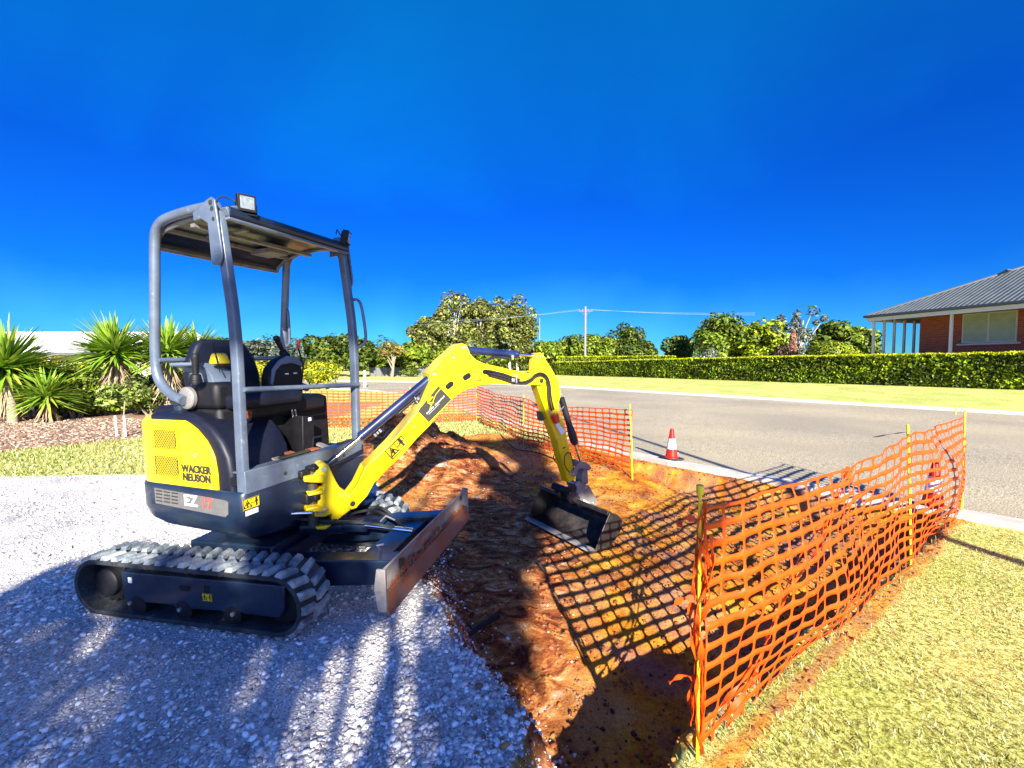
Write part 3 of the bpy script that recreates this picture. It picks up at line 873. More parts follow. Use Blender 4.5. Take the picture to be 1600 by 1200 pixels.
# engine cover: side profile (x,z) traced, wrapped as a rounded box
def cover(profile, y0, y1, rr):
    pass
YC = -.487
prof = PL(FV, 1, YC, [(340, 771), (338, 740), (333, 712), (322, 690), (306, 671), (292, 660), (280, 654)])
x_r = SX0 + .02; ztop = prof[-1][1] + .004; zbot = .752
mb = MB(FV)
# plan-wise loft: sections along z with right side following the profile
secs = []
zs_ = np.linspace(zbot, ztop, 14)
pz = sorted([(p[1], p[0]) for p in prof]); pzz = [p[0] for p in pz]; pxx = [p[1] for p in pz]
for i, z_ in enumerate(zs_):
    xf = float(np.interp(z_, pzz, pxx)); g = -.0 - .022 * max(0, (z_ - ztop + .05) / .05) ** 2
    secs.append((rrect(SX0 + .015 - g, max(xf, -.05), YC - g, YC + .40, (.008, .01, .10, .24)), z_))
loft(mb, secs)
ec = mb.build('engine_cover', M['yellow'], ex, bevel=.012, seg=3, ang=50)
# brand lettering on side
q = PL(FV, 1, YC - .004, [(306, 741)])
textmesh('WACKER\nNEUSON', .060, 'maker_lettering', M['dark'], ec, facing(FV, (q[0][0], YC - .0022, q[0][1]), (1, 0, 0), (0, 0, 1)), bold=.0026, sx=1.0)
q = PL(FV, 1, YC - .004, [(305, 711)])[0]
mb = MB(FV); mb.cyl((q[0], YC + .002, q[1]), (q[0], YC - .006, q[1]), .011, 14); mb.build('cover_lock', M['bolt'], ec)
# grille: two panels on the rear half of the side face, following the rounded corner
def sidept(s_, z_, off):
    """arc position s (m) measured backwards from x=-.33 along the side then round the corner radius .24"""
    xc, yc_, r_ = SX0 + .015 + .24, YC + .24, .24
    x_s = xc
    if s_ < (-.30 + 0 - x_s) * -1 * -1: pass
    L0 = max(0.0, -.22 - x_s)
    if s_ <= L0: return Vector((-.22 - s_, YC - off, z_))
    a = (s_ - L0) / r_
    return Vector((xc - (r_ + off) * math.sin(a), yc_ - (r_ + off) * math.cos(a), z_))
def corner_pt(px, py):
    """pixel ray with the rounded vertical corner surface -> (arc, z)"""
    Mi = FV.inverted(); o = Mi @ CAM; d = Mi.to_3x3() @ ray(px, py)
    xc, yc_, r_ = SX0 + .255, YC + .24, .24
    k = (YC - o.y) / d.y; q = o + d * k
    if q.x >= xc: return (-.22 - q.x, q.z)
    A = d.x ** 2 + d.y ** 2; B = 2 * ((o.x - xc) * d.x + (o.y - yc_) * d.y); C_ = (o.x - xc) ** 2 + (o.y - yc_) ** 2 - r_ * r_
    D_ = B * B - 4 * A * C_
    k = (-B - math.sqrt(max(D_, 0))) / (2 * A); q = o + d * k
    a = math.atan2(xc - q.x, yc_ - q.y)
    return (max(0, -.22 - xc) + a * r_, q.z)
for (c4) in ([(241, 670), (275, 672), (280, 704), (241, 701)], [(242, 711), (281, 713), (282, 746), (243, 742)]):
    cs = [corner_pt(*c) for c in c4]
    s0, s1 = (cs[0][0] + cs[3][0]) / 2, (cs[1][0] + cs[2][0]) / 2
    zt, zb_ = (cs[0][1] + cs[1][1]) / 2, (cs[2][1] + cs[3][1]) / 2
    if s0 < s1: s0, s1 = s1, s0
    s0 = s1 + max(.10, min(.30, s0 - s1))
    mb = MB(FV); NS = 10
    for (u0, u1, v0, v1) in ((0, 1, 0, .0001),):
        pass
    vs = []; fs = []
    for i in range(NS + 1):
        s_ = s1 + (s0 - s1) * i / NS
        for z_ in (zb_, zt):
            vs.append(sidept(s_, z_, .0016)); vs.append(sidept(s_, z_, -.002))
    for i in range(NS):
        a = i * 4; b_ = a + 4
        fs += [(a, a + 2, b_ + 2, b_), (a + 1, b_ + 1, b_ + 3, a + 3), (a, b_, b_ + 1, a + 1), (a + 2, a + 3, b_ + 3, b_ + 2)]
    fs += [(0, 1, 3, 2), (NS * 4, NS * 4 + 2, NS * 4 + 3, NS * 4 + 1)]
    mb.add(vs, fs); g_ = mb.build('radiator_opening', M['dark'], ec)
    mb = MB(FV)
    st = .022
    Wd, Hd = s0 - s1, zt - zb_
    k = -int(Hd / st) - 1
    while k * st < Wd:
        # two diagonal families
        for sg in (1, -1):
            a0 = k * st; pts_ = []
            for t in np.linspace(0, Hd, 7):
                s__ = a0 + t
                if 0 <= s__ <= Wd: pts_.append(sidept(s1 + s__, (zb_ + t) if sg > 0 else (zt - t), .0038))
            if len(pts_) > 1: mb.tube(pts_, .0014, 4, caps=False)
        k += 1
    for z_ in (zt, zb_): mb.tube([sidept(s1 + Wd * i / 8, z_, .003) for i in range(9)], .005, 6)
    for s_ in (s1, s0): mb.tube([sidept(s_, zb_, .003), sidept(s_, zt, .003)], .005, 6)
    mb.build('grille_mesh', M['yellowmesh'], ec)

# black inner hood beside the cover, seat base
prof2 = PL(FV, 1, YC + .03, [(368, 775), (366, 745), (360, 715), (349, 690), (333, 668), (312, 652), (296, 646)])
mb = MB(FV); pts_ = [(-.35, .75)] + prof2 + [(-.35, prof2[-1][1])]
mb.prism(pts_, YC + .012, YC + .42)
mb.build('side_hood', M['seat'], ex, bevel=.03, seg=4)
mb = MB(FV)
mb.box((-.17, .05, .98), (.62, .86, .46)); mb.box((-.02, .08, 1.17), (.46, .60, .12))
mb.build('seat_base', M['black'], ex, bevel=.03)
# rear cowl left side in navy
mb = MB(FV)
loft(mb, [(rrect(SX0 + .02, -.02, -.07, .485, (.02, .02, .26, .02)), .752), (rrect(SX0 + .02, -.04, -.07, .485, (.02, .02, .26, .02)), 1.10), (rrect(SX0 + .06, -.08, -.05, .45, (.02, .02, .22, .02)), 1.16)])
mb.build('rear_cowl', M['yellow'], ex, bevel=.01)

# floor and sill
mb = MB(FV); mb.box((.22, 0, .805), (.46, .94, .05)); fl = mb.build('cab_floor', M['black'], ex, bevel=.004)
for (yy, xx) in ((-.18, .33), (.20, .33)):
    mb = MB(FV); mb.box((xx, yy, .875), (.11, .055, .012), ry=.25); mb.cyl((xx, yy, .83), (xx, yy, .875), .012); mb.build('foot_pedal', M['hitch'], fl, bevel=.003)
mb = MB(FV); mb.box((.38, -.10, .885), (.07, .05, .015), ry=.2); mb.box((.39, .06, .88), (.06, .07, .012)); mb.each('travel_pedal', M['mud'], fl, bevel=.003)
sp = PL(FV, 0, SX1 - .005, [(381, 737), (566, 701), (566, 721), (381, 775)])
mb = MB(FV); mb.prism([(-.478, .745), (.478, .745), (.478, .862), (-.478, .874)], SX1 - .02, SX1 + .004, ax=0)
mb.box((SX1 - .05, 0, .862), (.09, .955, .012))
sl_o = mb.build('front_sill', M['frame'], ex, bevel=.004)
mb = MB(FV)
for yy in (-.22, .27): mb.cyl((SX1 + .003, yy, .795), (SX1 + .0055, yy, .795), .012, 18)
mb.box((SX1 - .045, -.10, .885), (.03, .22, .012)); mb.box((SX1 - .045, .35, .872), (.03, .14, .012))
mb.each('sill_hole', M['dark'], sl_o)

# ---- canopy frame
cf = MB(FV)
HY = .455
post_px = [(338, 332), (342, 352), (348, 392), (355, 440), (362, 490), (368, 560), (372, 640), (376, 720), (379, 776)]
pp = PL(FV, 1, -HY - .01, post_px)
pp = [(p[0], p[1]) for p in pp]
hoop_px = [(287, 626), (272, 619), (257, 606), (247, 588), (243, 560), (242, 500), (242, 440), (242, 385), (244, 362), (253, 347), (270, 338), (300, 329), (338, 321)]
hp = PL(FV, 1, -HY, hoop_px)
hp = [tuple(p) for p in hp]
cfr = None
for sy in (-1, 1):
    mb = MB(FV); mb.tube([(p[0], sy * HY, p[1]) for p in smoothpath([(a, b_, 0) for a, b_ in hp], 4) for p in [(p.x, p.y)]], .0275, 14)
    hoop = mb.build('hoop_tube', M['frame'], ex)
    mb = MB(FV); mb.tube([(p.x, sy * HY, p.y) for p in smoothpath([(a, b_, 0) for a, b_ in pp], 3)], .03, 16, sq=(.044, .058))
    po = mb.build('front_post', M['frame'], ex)
    # head plate with lug and bracket
    tx, tz = pp[0]
    mb = MB(FV)
    hpl = [(tx - .14, tz + .012), (tx - .09, tz + .028), (tx - .03, tz + .060), (tx + .01, tz + .072), (tx + .035, tz + .055), (tx + .045, tz - .02), (tx + .065, tz - .22), (tx + .060, tz - .25), (tx + .035, tz - .29), (tx - .02, tz - .28), (tx - .03, tz - .06), (tx - .08, tz - .03), (tx - .14, tz - .035)]
    mb.prism(hpl, sy * (HY + .036) - .006, sy * (HY + .036) + .006)
    hd = mb.build('head_plate', M['frame'], po, bevel=.003)
    mb = MB(FV)
    for (dx_, dz_, rr_) in ((.005, .042, .014), (.012, .01, .013), (.018, -.045, .011)):
        yy = sy * (HY + .0425); mb.cyl((tx + dx_, yy - sy * .001, tz + dz_), (tx + dx_, yy + sy * .0012, tz + dz_), rr_, 16)
    mb.each('plate_hole', M['dark'], hd)
# rails
mb = MB(FV)
q1 = PL(FV, 1, -HY, [(381, 609)])[0]; q2 = PL(FV, 1, HY, [(561, 601)])[0]
mb.tube([(q1[0], -HY, q1[1]), (q2[0], HY, q2[1])], .015, 10)
fr = mb.build('front_rail', M['frame'], ex)
q1 = PL(FV, 1, -HY, [(250, 563)])[0]
mb = MB(FV); mb.tube([(hp[5][0] + .0, -HY, q1[1]), (hp[5][0], HY, q1[1])], .016, 10)
mb.build('rear_rail', M['frame'], ex)
# grab handles
def handle(path, name='grab_handle'):
    mb = MB(FV); mb.tube(smoothpath(path, 5), .011, 10); mb.build(name, M['frame'], ex)
hz = PL(FV, 1, HY, [(546, 468), (556, 541)])
xa, xb = hz[0][0], hz[1][0]
handle([(xa, HY + .02, hz[0][1]), (xa + .045, HY + .035, hz[0][1] - .004), (xa + .075, HY + .035, hz[0][1] - .05), (xa + .095, HY + .035, (hz[0][1] + hz[1][1]) / 2), (xb + .065, HY + .035, hz[1][1] + .06), (xb + .04, HY + .03, hz[1][1] + .01), (xb, HY + .02, hz[1][1] - .01)])
xr_ = hp[5][0]
z1, z2 = PL(FV, 1, HY, [(442, 482)])[0][1], PL(FV, 1, HY, [(445, 542)])[0][1]
handle([(xr_, HY, z1), (xr_ + .035, HY, z1 - .01), (xr_ + .05, HY, z1 - .05), (xr_ + .05, HY, z2 + .06), (xr_ + .04, HY, z2 + .02), (xr_, HY, z2)])

# ---- roof
xF, zF = pp[0][0] + .015, pp[0][1] - .03
rp = [(xF + .02, zF + .035), (xF - .15, zF + .060), (xF - .33, zF + .06), (xF - .52, zF + .03), (hp[6][0] + .03, zF + .005), (hp[6][0] - .02, zF - .025), (hp[6][0] - .035, zF - .055)]
rp = [(p.x, p.y) for p in smoothpath([(a, b_, 0) for a, b_ in rp], 4)]
mb = MB(FV); mb.prism([(a, b_) for a, b_ in rp] + [(a, b_ - .016) for a, b_ in rp[::-1]], -.43, .43)
rf = mb.build('canopy_roof', M['navy'], ex, bevel=.004)
rim = MB(FV)
for sy in (-.425, .425): rim.tube([(a, sy, b_ - .02) for a, b_ in rp], .014, 8)
rim.tube([(rp[-1][0], -.425, rp[-1][1] - .02), (rp[-1][0] - .004, 0, rp[-1][1] - .022), (rp[-1][0], .425, rp[-1][1] - .02)], .014, 8)
rim.build('roof_edge', M['hitch'], rf)
mb = MB(FV)
for xx in (-.12, .10): mb.box((xx, 0, zF + .01), (.035, .84, .02))
mb.box((.0, -.2, zF + .02), (.5, .03, .012)); mb.box((-.05, .2, zF - .0), (.2, .14, .03))
mb.each('roof_brace', M['hitch'], rf)
mb = MB(FV); mb.tube([(xF + .03, -.44, zF + .035), (xF + .03, .44, zF + .035)], .034, 16)
mb.build('front_cross_tube', M['navy'], ex)
mb = MB(FV); mb.box((xF + .045, 0, zF - .004), (.03, .90, .014)); mb.build('rain_gutter', M['frame'], ex, bevel=.002)
# work lights
def worklight(y_, yaw, tilt, label):
    base = Matrix.Translation((xF + .06, y_, zF + .085)) @ Matrix.Rotation(yaw, 4, 'Z') @ Matrix.Rotation(tilt, 4, 'Y')
    Mx = FV @ base
    Mx = Mx @ Matrix.Translation((0, 0, -.035)) @ Matrix.Scale(.80, 4)
    mb = MB(Mx); mb.box((0, 0, .065), (.05, .115, .115))
    for k in range(5): mb.box((-.032, -.04 + .02 * k, .065), (.016, .006, .09))
    h_ = mb.build('work_light', M['black'], ex, bevel=.012, seg=3)
    tag(h_, label=label)
    mb = MB(Mx); mb.box((.0262, 0, .066), (.004, .088, .084)); mb.build('lamp_lens', M['lens'], h_, bevel=.008)
    mb = MB(Mx); mb.box((-.005, -.062, .03), (.03, .006, .07)); mb.box((-.005, .062, .03), (.03, .006, .07)); mb.box((-.005, 0, -.006), (.03, .13, .008)); mb.cyl((-.005, 0, -.04), (-.005, 0, 0), .012)
    mb.each('lamp_bracket', M['black'], h_)
    mb = MB(Mx); mb.tube(smoothpath([(-.03, .0, .05), (-.05, -.06, .08), (-.05, -.13, .09), (-.04, -.18, .04)], 5), .005, 6); mb.build('lamp_cable', M['blackrub'], h_)
worklight(-.345, R(-22), R(4), 'grey-faced work light over the near front post')
worklight(.43, R(28), R(10), 'black work light over the far front post')
mb = MB(FV); mb.box((xF + .02, -.40, zF + .05), (.06, .10, .05), rx=.4); mb.box((xF + .02, .41, zF + .06), (.06, .09, .05), rx=-.3); mb.each('light_mount', M['frame'], ex, bevel=.004)

# ---- seat and controls
sx_, sy_ = -.12, -.125
def seatback():
    secs = []
    cs_ = PL(FV, 0, sx_, [(300, 562), (352, 532), (405, 560), (403, 610)])
    mb = MB(FV @ Matrix.Translation((sx_, sy_, 1.24)) @ Matrix.Rotation(R(-8), 4, 'Y'))
    o1 = []
    W0, W1, Hs = .235, .17, .40
    ol = [(-W0, 0), (W0, 0), (W0 + .005, .16), (W0 - .015, .26), (W1, .36), (W1 - .04, .395), (-W1 + .04, .395), (-W1, .36), (-W0 + .015, .26), (-W0 - .005, .16)]
    mb.prism(ol, -.05, .03, ax=0)
    return mb.build('seat_back', M['seat'], ex, bevel=.035, seg=4, ang=20)
seatback()
mb = MB(FV); mb.box((.10, sy_, 1.24), (.42, .44, .10)); mb.build('seat_cushion', M['seat'], ex, bevel=.04, seg=4)
mb = MB(FV); mb.tube([(-.02, sy_ - .15, 1.60), (.10, sy_ - .20, 1.42)], .003, 6); mb.build('seat_belt', M['black'], ex)
# right console (grey shell with cup well)
mb = MB(FV)
oc = PL(FV, 0, .05, [(303, 571), (322, 575), (330, 588), (336, 606), (345, 612), (362, 612), (362, 578), (345, 572), (320, 566), (303, 566)])
oc = [(a, b_) for a, b_ in oc]
mb.prism(oc, -.18, .05, ax=0)
rc = mb.build('right_console', M['greyplast'], ex, bevel=.014, seg=3)
cpt = PL(FV, 0, .02, [(343, 573)])[0]
mb = MB(FV); mb.lathe([(.060, 0), (.064, .012), (.050, .016), (.046, .002)], (.02, cpt[0], cpt[1] - .006), 24); mb.build('cup_well', M['black'], rc)
cap = PL(FV, 0, 0, [(343, 566)])[0]
mb = MB(FV)
mb.lathe([(.053, 0), (.056, .01), (.045, .05), (.036, .066), (.02, .070)], (0, cap[0], cap[1] - .012), 22)
mb.build('yellow_foam_cap', M['yellowmesh'], rc, bevel=.004)
# right side pod (beige disc) and support
q = PL(FV, 1, -.42, [(293, 622)])[0]
mb = MB(FV); mb.lathe([(.05, 0), (.068, .004), (.068, .03), (.05, .04)], (q[0], -.40, q[1]), 26, Matrix.Rotation(math.pi / 2, 4, 'X'))
mb.build('console_end_cap', M['hitch'], rc, bevel=.004)
mb = MB(FV); mb.box((q[0] + .10, -.33, q[1] + .01), (.24, .14, .16)); mb.build('console_base', M['black'], rc, bevel=.03)
mb = MB(FV); mb.lathe([(.05, 0), (.052, .03), (.035, .04), (.035, .07), (.045, .075), (.045, .085)], (q[0] - .10, -.40, 1.155), 20); mb.build('fuel_cap', M['navy'], ex)
# joysticks
def joystick(base, top, parent, red=False):
    a, b_ = Vector(base), Vector(top); d_ = (b_ - a)
    mb = MB(FV)
    pts_ = [a, a + d_ * .30, a + d_ * .34, a + d_ * .55, a + d_ * .72, a + d_ * .9, b_]
    mb.tube(pts_, [.036, .026, .015, .017, .019, .024, .014], 14)
    for k in range(4): mb.tube([a + d_ * (.04 + .07 * k), a + d_ * (.065 + .07 * k)], .040 - .005 * k, 14)
    return mb.build('joystick', M['black'], parent, bevel=.002)
jb = PL(FV, 0, .06, [(306, 600), (303, 552)])
joystick((.06, jb[0][0], jb[0][1]), (.07, jb[1][0], jb[1][1]), rc)
# left console
mb = MB(FV)
lc_px = [(421, 640), (421, 590), (424, 576), (434, 563), (447, 556), (462, 557), (470, 566), (474, 580), (476, 640), (475, 705), (430, 700)]
lcp = PL(FV, 0, .12, lc_px)
mb.prism(lcp, .03, .12, ax=0)
lc = mb.build('left_console', M['black'], ex, bevel=.02, seg=3)
mb = MB(FV)
mb.prism(PL(FV, 0, .125, [(423, 600), (425, 577), (435, 563), (447, 556), (462, 557), (471, 567), (473, 573), (455, 567), (438, 570), (430, 580), (426, 602)]), .118, .132, ax=0)
mb.build('console_trim', M['greyplast'], lc, bevel=.004)
mb = MB(FV)
for (a, b_) in ((448, 584), (461, 583)):
    q = PL(FV, 0, .125, [(a, b_)])[0]; mb.box((.126, q[0], q[1]), (.008, .026, .009))
mb.each('console_switch', M['white'], lc)
jb = PL(FV, 0, .0, [(446, 558), (430, 525)])
joystick((.0, jb[0][0], jb[0][1]), (.0, jb[1][0], jb[1][1]), lc)
lv = PL(FV, 0, .17, [(472, 640), (471, 600), (474, 570), (466, 545), (467, 531)])
mb = MB(FV); mb.tube([(.17, a, b_) for a, b_ in lv[:4]], .006, 8); ll = mb.build('blade_lever', M['black'], ex)
mb = MB(FV); mb.tube([(.17, *lv[3]), (.17, *lv[4])], .011, 10); mb.build('lever_grip', M['red'], ll)
# footwell panel at far side, hoses
fp = PL(FV, 0, .30, [(471, 650), (489, 650), (490, 705), (472, 707)])
mb = MB(FV); mb.prism(fp, .10, .31, ax=0); fpo = mb.build('side_panel', M['black'], ex, bevel=.006)
q = PL(FV, 0, .312, [(484, 655)])[0]
mb = MB(FV); mb.box((.312, q[0], q[1]), (.003, .022, .022)); mb.build('white_sticker', M['white'], fpo)
mb = MB(FV)
q = PL(FV, 0, .36, [(491, 684), (510, 680)])
mb.tube([(.34, q[0][0], q[0][1] - .06), (.35, q[0][0], q[0][1]), (.36, q[1][0], q[1][1])], .008, 8); mb.build('control_arm', M['black'], fpo)
for off in (0, 5):
    q = PL(FV, 0, .22, [(456 + off, 640), (462 + off, 665), (475 + off, 680), (482 + off, 702)])
    mb = MB(FV); mb.tube(smoothpath([(.22, a, b_) for a, b_ in q], 5), .006, 6); mb.build('control_cable', M['hitch'], ex)
# hand tool bag / rust-coloured glove on the seat base
q = PL(FV, 0, .25, [(386, 643)])[0]
mb = MB(FV)
for k in range(5): mb.tube(smoothpath([(.24, q[0] - .02 + k * .009, q[1] + .02), (.262, q[0] - .02 + k * .009, q[1]), (.25, q[0] - .018 + k * .009, q[1] - .04)], 4), .007, 8)
gl = mb.build('work_glove', M['mud'], None)
tag(gl, 'rust brown work glove on the black seat base behind the near front post', 'glove')
mb = MB(FV); mb.lathe([(.10, -.12), (.13, -.10), (.13, .10), (.10, .12)], (.12, -.20, 1.0), 20, Matrix.Rotation(math.pi / 2, 4, 'X')); mb.build('leg_guard', M['seat'], ex, bevel=.02)

# ---- swing bracket (FB plane)
YS = -.05
def bpl(pts, off): return PL(FB, 1, off, pts)
brk = [(494, 729), (499, 725), (506, 723), (512.5, 726), (519, 739), (525, 752), (531, 762), (545, 772), (552, 778), (548, 797), (530, 811), (509, 828), (495, 828), (494, 824), (508, 822), (518, 815),
       (519, 803), (507, 808), (492, 808), (492, 801), (497, 792), (497, 780), (495, 772), (500, 766), (506, 764), (506, 754), (484, 753), (478, 748), (490, 743), (494, 738)]
mb = MB(FB); mb.prism(bpl(brk, -.055), -.055, .055)
br = mb.build('swing_bracket', M['yellow'], ex, bevel=.007)
mb = MB(FB)
for pl_ in ([(474, 744), (506, 742), (506, 754), (474, 752)], [(480, 771), (505, 764), (505, 770), (481, 774)], [(477, 793), (498, 789), (506, 797), (477, 801)]):
    mb.prism(bpl(pl_, -.06), -.085, .085)
mb.each('hinge_lug', M['yellow'], br, bevel=.008, seg=3)
kp = bpl([(488, 735), (488, 806)], 0)
mb = MB(FB); mb.cyl((kp[0][0], 0, kp[1][1] - .06), (kp[0][0], 0, kp[0][1] + .02), .032, 20); mb.build('swing_pin', M['dark'], br)
mb = MB(FB); q = bpl([(506, 733), (551, 787)], -.06)
mb.cyl((q[0][0], -.066, q[0][1]), (q[0][0], .066, q[0][1]), .018, 20)
mb.build('bracket_pin', M['bolt'], br)
mb = MB(FB); q = bpl([(502, 800)], -.06)[0]; mb.box((q[0], -.075, q[1] + .012), (.07, .035, .008), ry=-.4, rx=.3); mb.build('grease_plate', M['bolt'], br)
# nose of the upper frame holding the bracket
mb = MB(FV); mb.box((.44, 0, .76), (.10, .26, .05)); mb.box((.44, 0, .60), (.12, .22, .07)); mb.box((.50, 0, .79), (.08, .16, .03)); mb.box((.50, 0, .60), (.08, .16, .045))
mb.build('swing_mount', M['black'], ex, bevel=.01)
q = bpl([(470, 806), (492, 811)], -.10)
mb = MB(FV); mb.tube([(.10, -.22, .53), (.40, -.20, .53)], .022, 12); sc_ = mb.build('swing_cylinder', M['navycyl'], ex)
mb = MB(FV); mb.tube([(.40, -.20, .53), (.56, -.13, .53)], .012, 10); mb.build('cylinder_rod', M['chrome'], sc_)

# ---- boom
ST0, ST1 = -.068, .068
boom = [(571, 730), (590, 712), (611, 691), (631, 668), (651, 644), (661, 625), (668, 608), (673, 595), (671, 583), (690, 562), (712, 543), (717, 538), (722, 536), (729, 539), (732, 545), (735, 553), (744, 562), (757, 568), (775, 572),
        (800, 578), (830, 584), (846, 587), (852, 591), (853, 597), (847, 602), (838, 602), (800, 601), (770, 600), (752, 602), (738, 606), (725, 611), (715, 617), (703, 628), (690, 642), (672, 665), (652, 685), (630, 710), (607, 733), (590, 750), (580, 741)]
mb = MB(FB); mb.prism(bpl(boom, ST0), ST0, ST1)
bo = mb.build('boom', M['yellow'], ex, bevel=.005)
foot = [(571, 729), (592, 728), (607, 733), (585, 755), (574, 775), (562.5, 787), (557, 794), (549, 796.5), (541.5, 793), (539, 786), (541.5, 778), (548, 771), (558, 757), (565, 742)]
for (a, b_) in ((ST0 - .001, ST0 + .028), (ST1 - .028, ST1 + .001)):
    mb = MB(FB); mb.prism(bpl(foot, ST0), a, b_); mb.build('boom_foot', M['yellow'], bo, bevel=.005)
# raised rib line on side
rib = bpl([(671, 640), (681, 616), (694, 600), (708, 588), (725, 579), (745, 573), (765, 572)], ST0)
mb = MB(FB); mb.tube([(a, ST0, b_) for a, b_ in rib], .003, 6, caps=True); mb.build('weld_seam', M['yellow'], bo)
mb = MB(FB)
def pill(mb, c0, c1, r_, y0, y1):
    a, b_ = [Vector(q) for q in bpl([c0, c1], ST0)]
    t = (b_ - a).normalized(); nn = Vector((-t.y, t.x)); P = []
    for i in range(9):
        an = -math.pi / 2 + math.pi * i / 8; P.append(tuple(b_ + t * r_ * math.cos(an) + nn * r_ * math.sin(an)))
    for i in range(9):
        an = math.pi / 2 + math.pi * i / 8; P.append(tuple(a + t * r_ * math.cos(an) + nn * r_ * math.sin(an)))
    mb.prism(P, y0, y1)
pill(mb, (700, 604), (705, 600), .021, ST0 - .0012, ST0 + .003)
pill(mb, (727, 590), (732, 587), .022, ST0 - .0012, ST0 + .003)
pill(mb, (757, 581), (768, 582), .018, ST0 - .0012, ST0 + .003)
mb.each('boom_opening', M['black'], bo)
for (px, py, r_) in ((551, 787, .017), (725, 543, .014), (679, 585, .013), (709, 559, .009), (846, 595, .020)):
    q = bpl([(px, py)], ST0)[0]; mb = MB(FB); mb.cyl((q[0], ST0 - .006, q[1]), (q[0], ST1 + .006, q[1]), r_, 18)
    mb.build('pivot_pin', M['dark'] if r_ > .016 else M['bolt'], bo, bevel=.002)
def bframe(c, e):
    """text frame on the boom side at pixel c with text direction towards pixel e"""
    a, b_ = bpl([c, e], ST0); d_ = Vector((b_[0] - a[0], 0, b_[1] - a[1])).normalized()
    return (a[0], ST0 - .0006, a[1]), tuple(d_), (-d_.z, 0, d_.x)
q = bpl([(685, 603), (705, 624), (670, 660), (653, 642)], ST0)
mb = MB(FB); mb.prism(q, ST0 - .0012, ST0 + .001); stk = mb.build('owner_sticker', M['dark'], bo)
# small digger-like emblem and the tiny lettering row
o_, xd, yd = bframe((677, 630), (692, 615))
mb = MB(FB); X_, Y_ = Vector(xd), Vector(yd); N_ = Vector((0, -1, 0)); O_ = Vector((o_[0], ST0 - .0014, o_[2]))
HX = [(.026 * math.cos(R(20 + 52 * k)), .024 + .021 * math.sin(R(20 + 52 * k))) for k in range(6)]
for a, b_ in list(zip(HX, HX[1:])) + [((-.012, .030), (.010, .034)), ((-.020, .006), (-.004, .002))]:
    frame_strip(mb, O_ + Y_ * .005, X_, Y_, a, b_, .010, N_, .0006)
mb.build('emblem', M['sticker'], stk)
mb = MB(FB)
for k in range(15):
    if k in (6,): continue
    a = -.085 + k * .0125; hgt = .007
    frame_strip(mb, O_ + Y_ * -.022, X_, Y_, (a, 0), (a + .005, random.choice((0, .003))), hgt, N_, .0006)
frame_strip(mb, O_ + Y_ * -.036, X_, Y_, (-.08, 0), (.03, 0), .0018, N_, .0006)
mb.build('sticker_lettering', M['white'], stk)
o_, xd, yd = bframe((620, 699), (636, 683))
warn_decal(FB, (o_[0], ST0 - .0002, o_[2]), xd, yd, .155, .085, bo)
# triangle warning on knee
q = bpl([(736, 594), (751, 594), (743.5, 579)], ST0 - .001)
mb = MB(FB); N_ = Vector((0, -1, 0)); xX, zZ = Vector((1, 0, 0)), Vector((0, 0, 1))
for i in range(3): frame_strip(mb, (0, ST0 - .0004, 0), xX, zZ, q[i], q[(i + 1) % 3], .006, N_, .0008)
c_ = ((q[0][0] + q[1][0]) / 2, q[0][1])
frame_strip(mb, (0, ST0 - .0004, 0), xX, zZ, (c_[0], c_[1] + .018), (c_[0], c_[1] + .042), .005, N_, .0008)
frame_strip(mb, (0, ST0 - .0004, 0), xX, zZ, (c_[0], c_[1] + .0095), (c_[0] + .0005, c_[1] + .0095), .005, N_, .0008)
for k in range(3):
    qq = bpl([(714 + 3.2 * k, 601 - 1.1 * k)], ST0)[0]; frame_strip(mb, (0, ST0 - .0004, 0), xX, zZ, (qq[0], qq[1]), (qq[0] + .005, qq[1] + .004), .005, N_, .0008)
mb.build('warning_triangle', M['dark'], bo)

# boom cylinder
def cylpart(pa, pb, split, rb, rr, off=0.0, name='boom_cylinder', mt='navycyl', gland=True, ends=True):
    """pa = pixel of the rod eye, pb = pixel of the barrel eye, split = pixel where the barrel starts (all on plane off)"""
    A, B, S_ = [Vector((q[0], off, q[1])) for q in bpl([pa, pb, split], off)]
    d_ = (B - A).normalized(); S_ = A + d_ * (S_ - A).dot(d_)
    mb = MB(FB); mb.tube([S_, S_ + d_ * .02, S_ + d_ * .021, B], [rb * 1.0, rb * 1.0, rb * .96, rb * .96], 22)
    mb.tube([S_ - d_ * .012, S_], rb * .7, 16)
    o = mb.build(name, M[mt], ex, bevel=.003)
    mb = MB(FB); mb.tube([A, S_ + d_ * .02], rr, 14); mb.build('cylinder_rod', M['chrome'], o)
    if ends:
        mb = MB(FB); mb.cyl(A + Vector((0, -.03, 0)), A + Vector((0, .03, 0)), rb * .85, 18); mb.tube([A, A + d_ * .10], rr * 1.5, 12); mb.build('rod_eye', M['navy'], o, bevel=.003)
    return o, A, B, S_, d_
bcy, A, B, S_, d_ = cylpart((506, 731), (681, 584), (561, 680), .036, .014)
mb = MB(FB); nrm = Vector((-d_.z, 0, d_.x)); lo = -nrm
P0 = S_ + d_ * .07 + lo * .05 + Vector((0, -.02, 0)); P1 = S_ + d_ * .46 + lo * .052 + Vector((0, -.02, 0))
mb.tube([S_ + d_ * .30 + lo * .048, S_ + d_ * .62 + lo * .045], .012, 10)
mb.build('oil_pipe', M['blackrub'], bcy)
mb = MB(FB)
for k in range(3): mb.tube([P0 + d_ * (.022 * k), P0 + d_ * (.022 * k + .015)], .013 - .003 * (k % 2), 8)
mb.tube([P1, P1 + Vector((0, -.03, .012))], .011, 8); mb.tube([P1 + d_ * -.01 + lo * .02, P1 + nrm * .03], .007, 8)
mb.build('hose_fitting', M['bolt'], bcy)
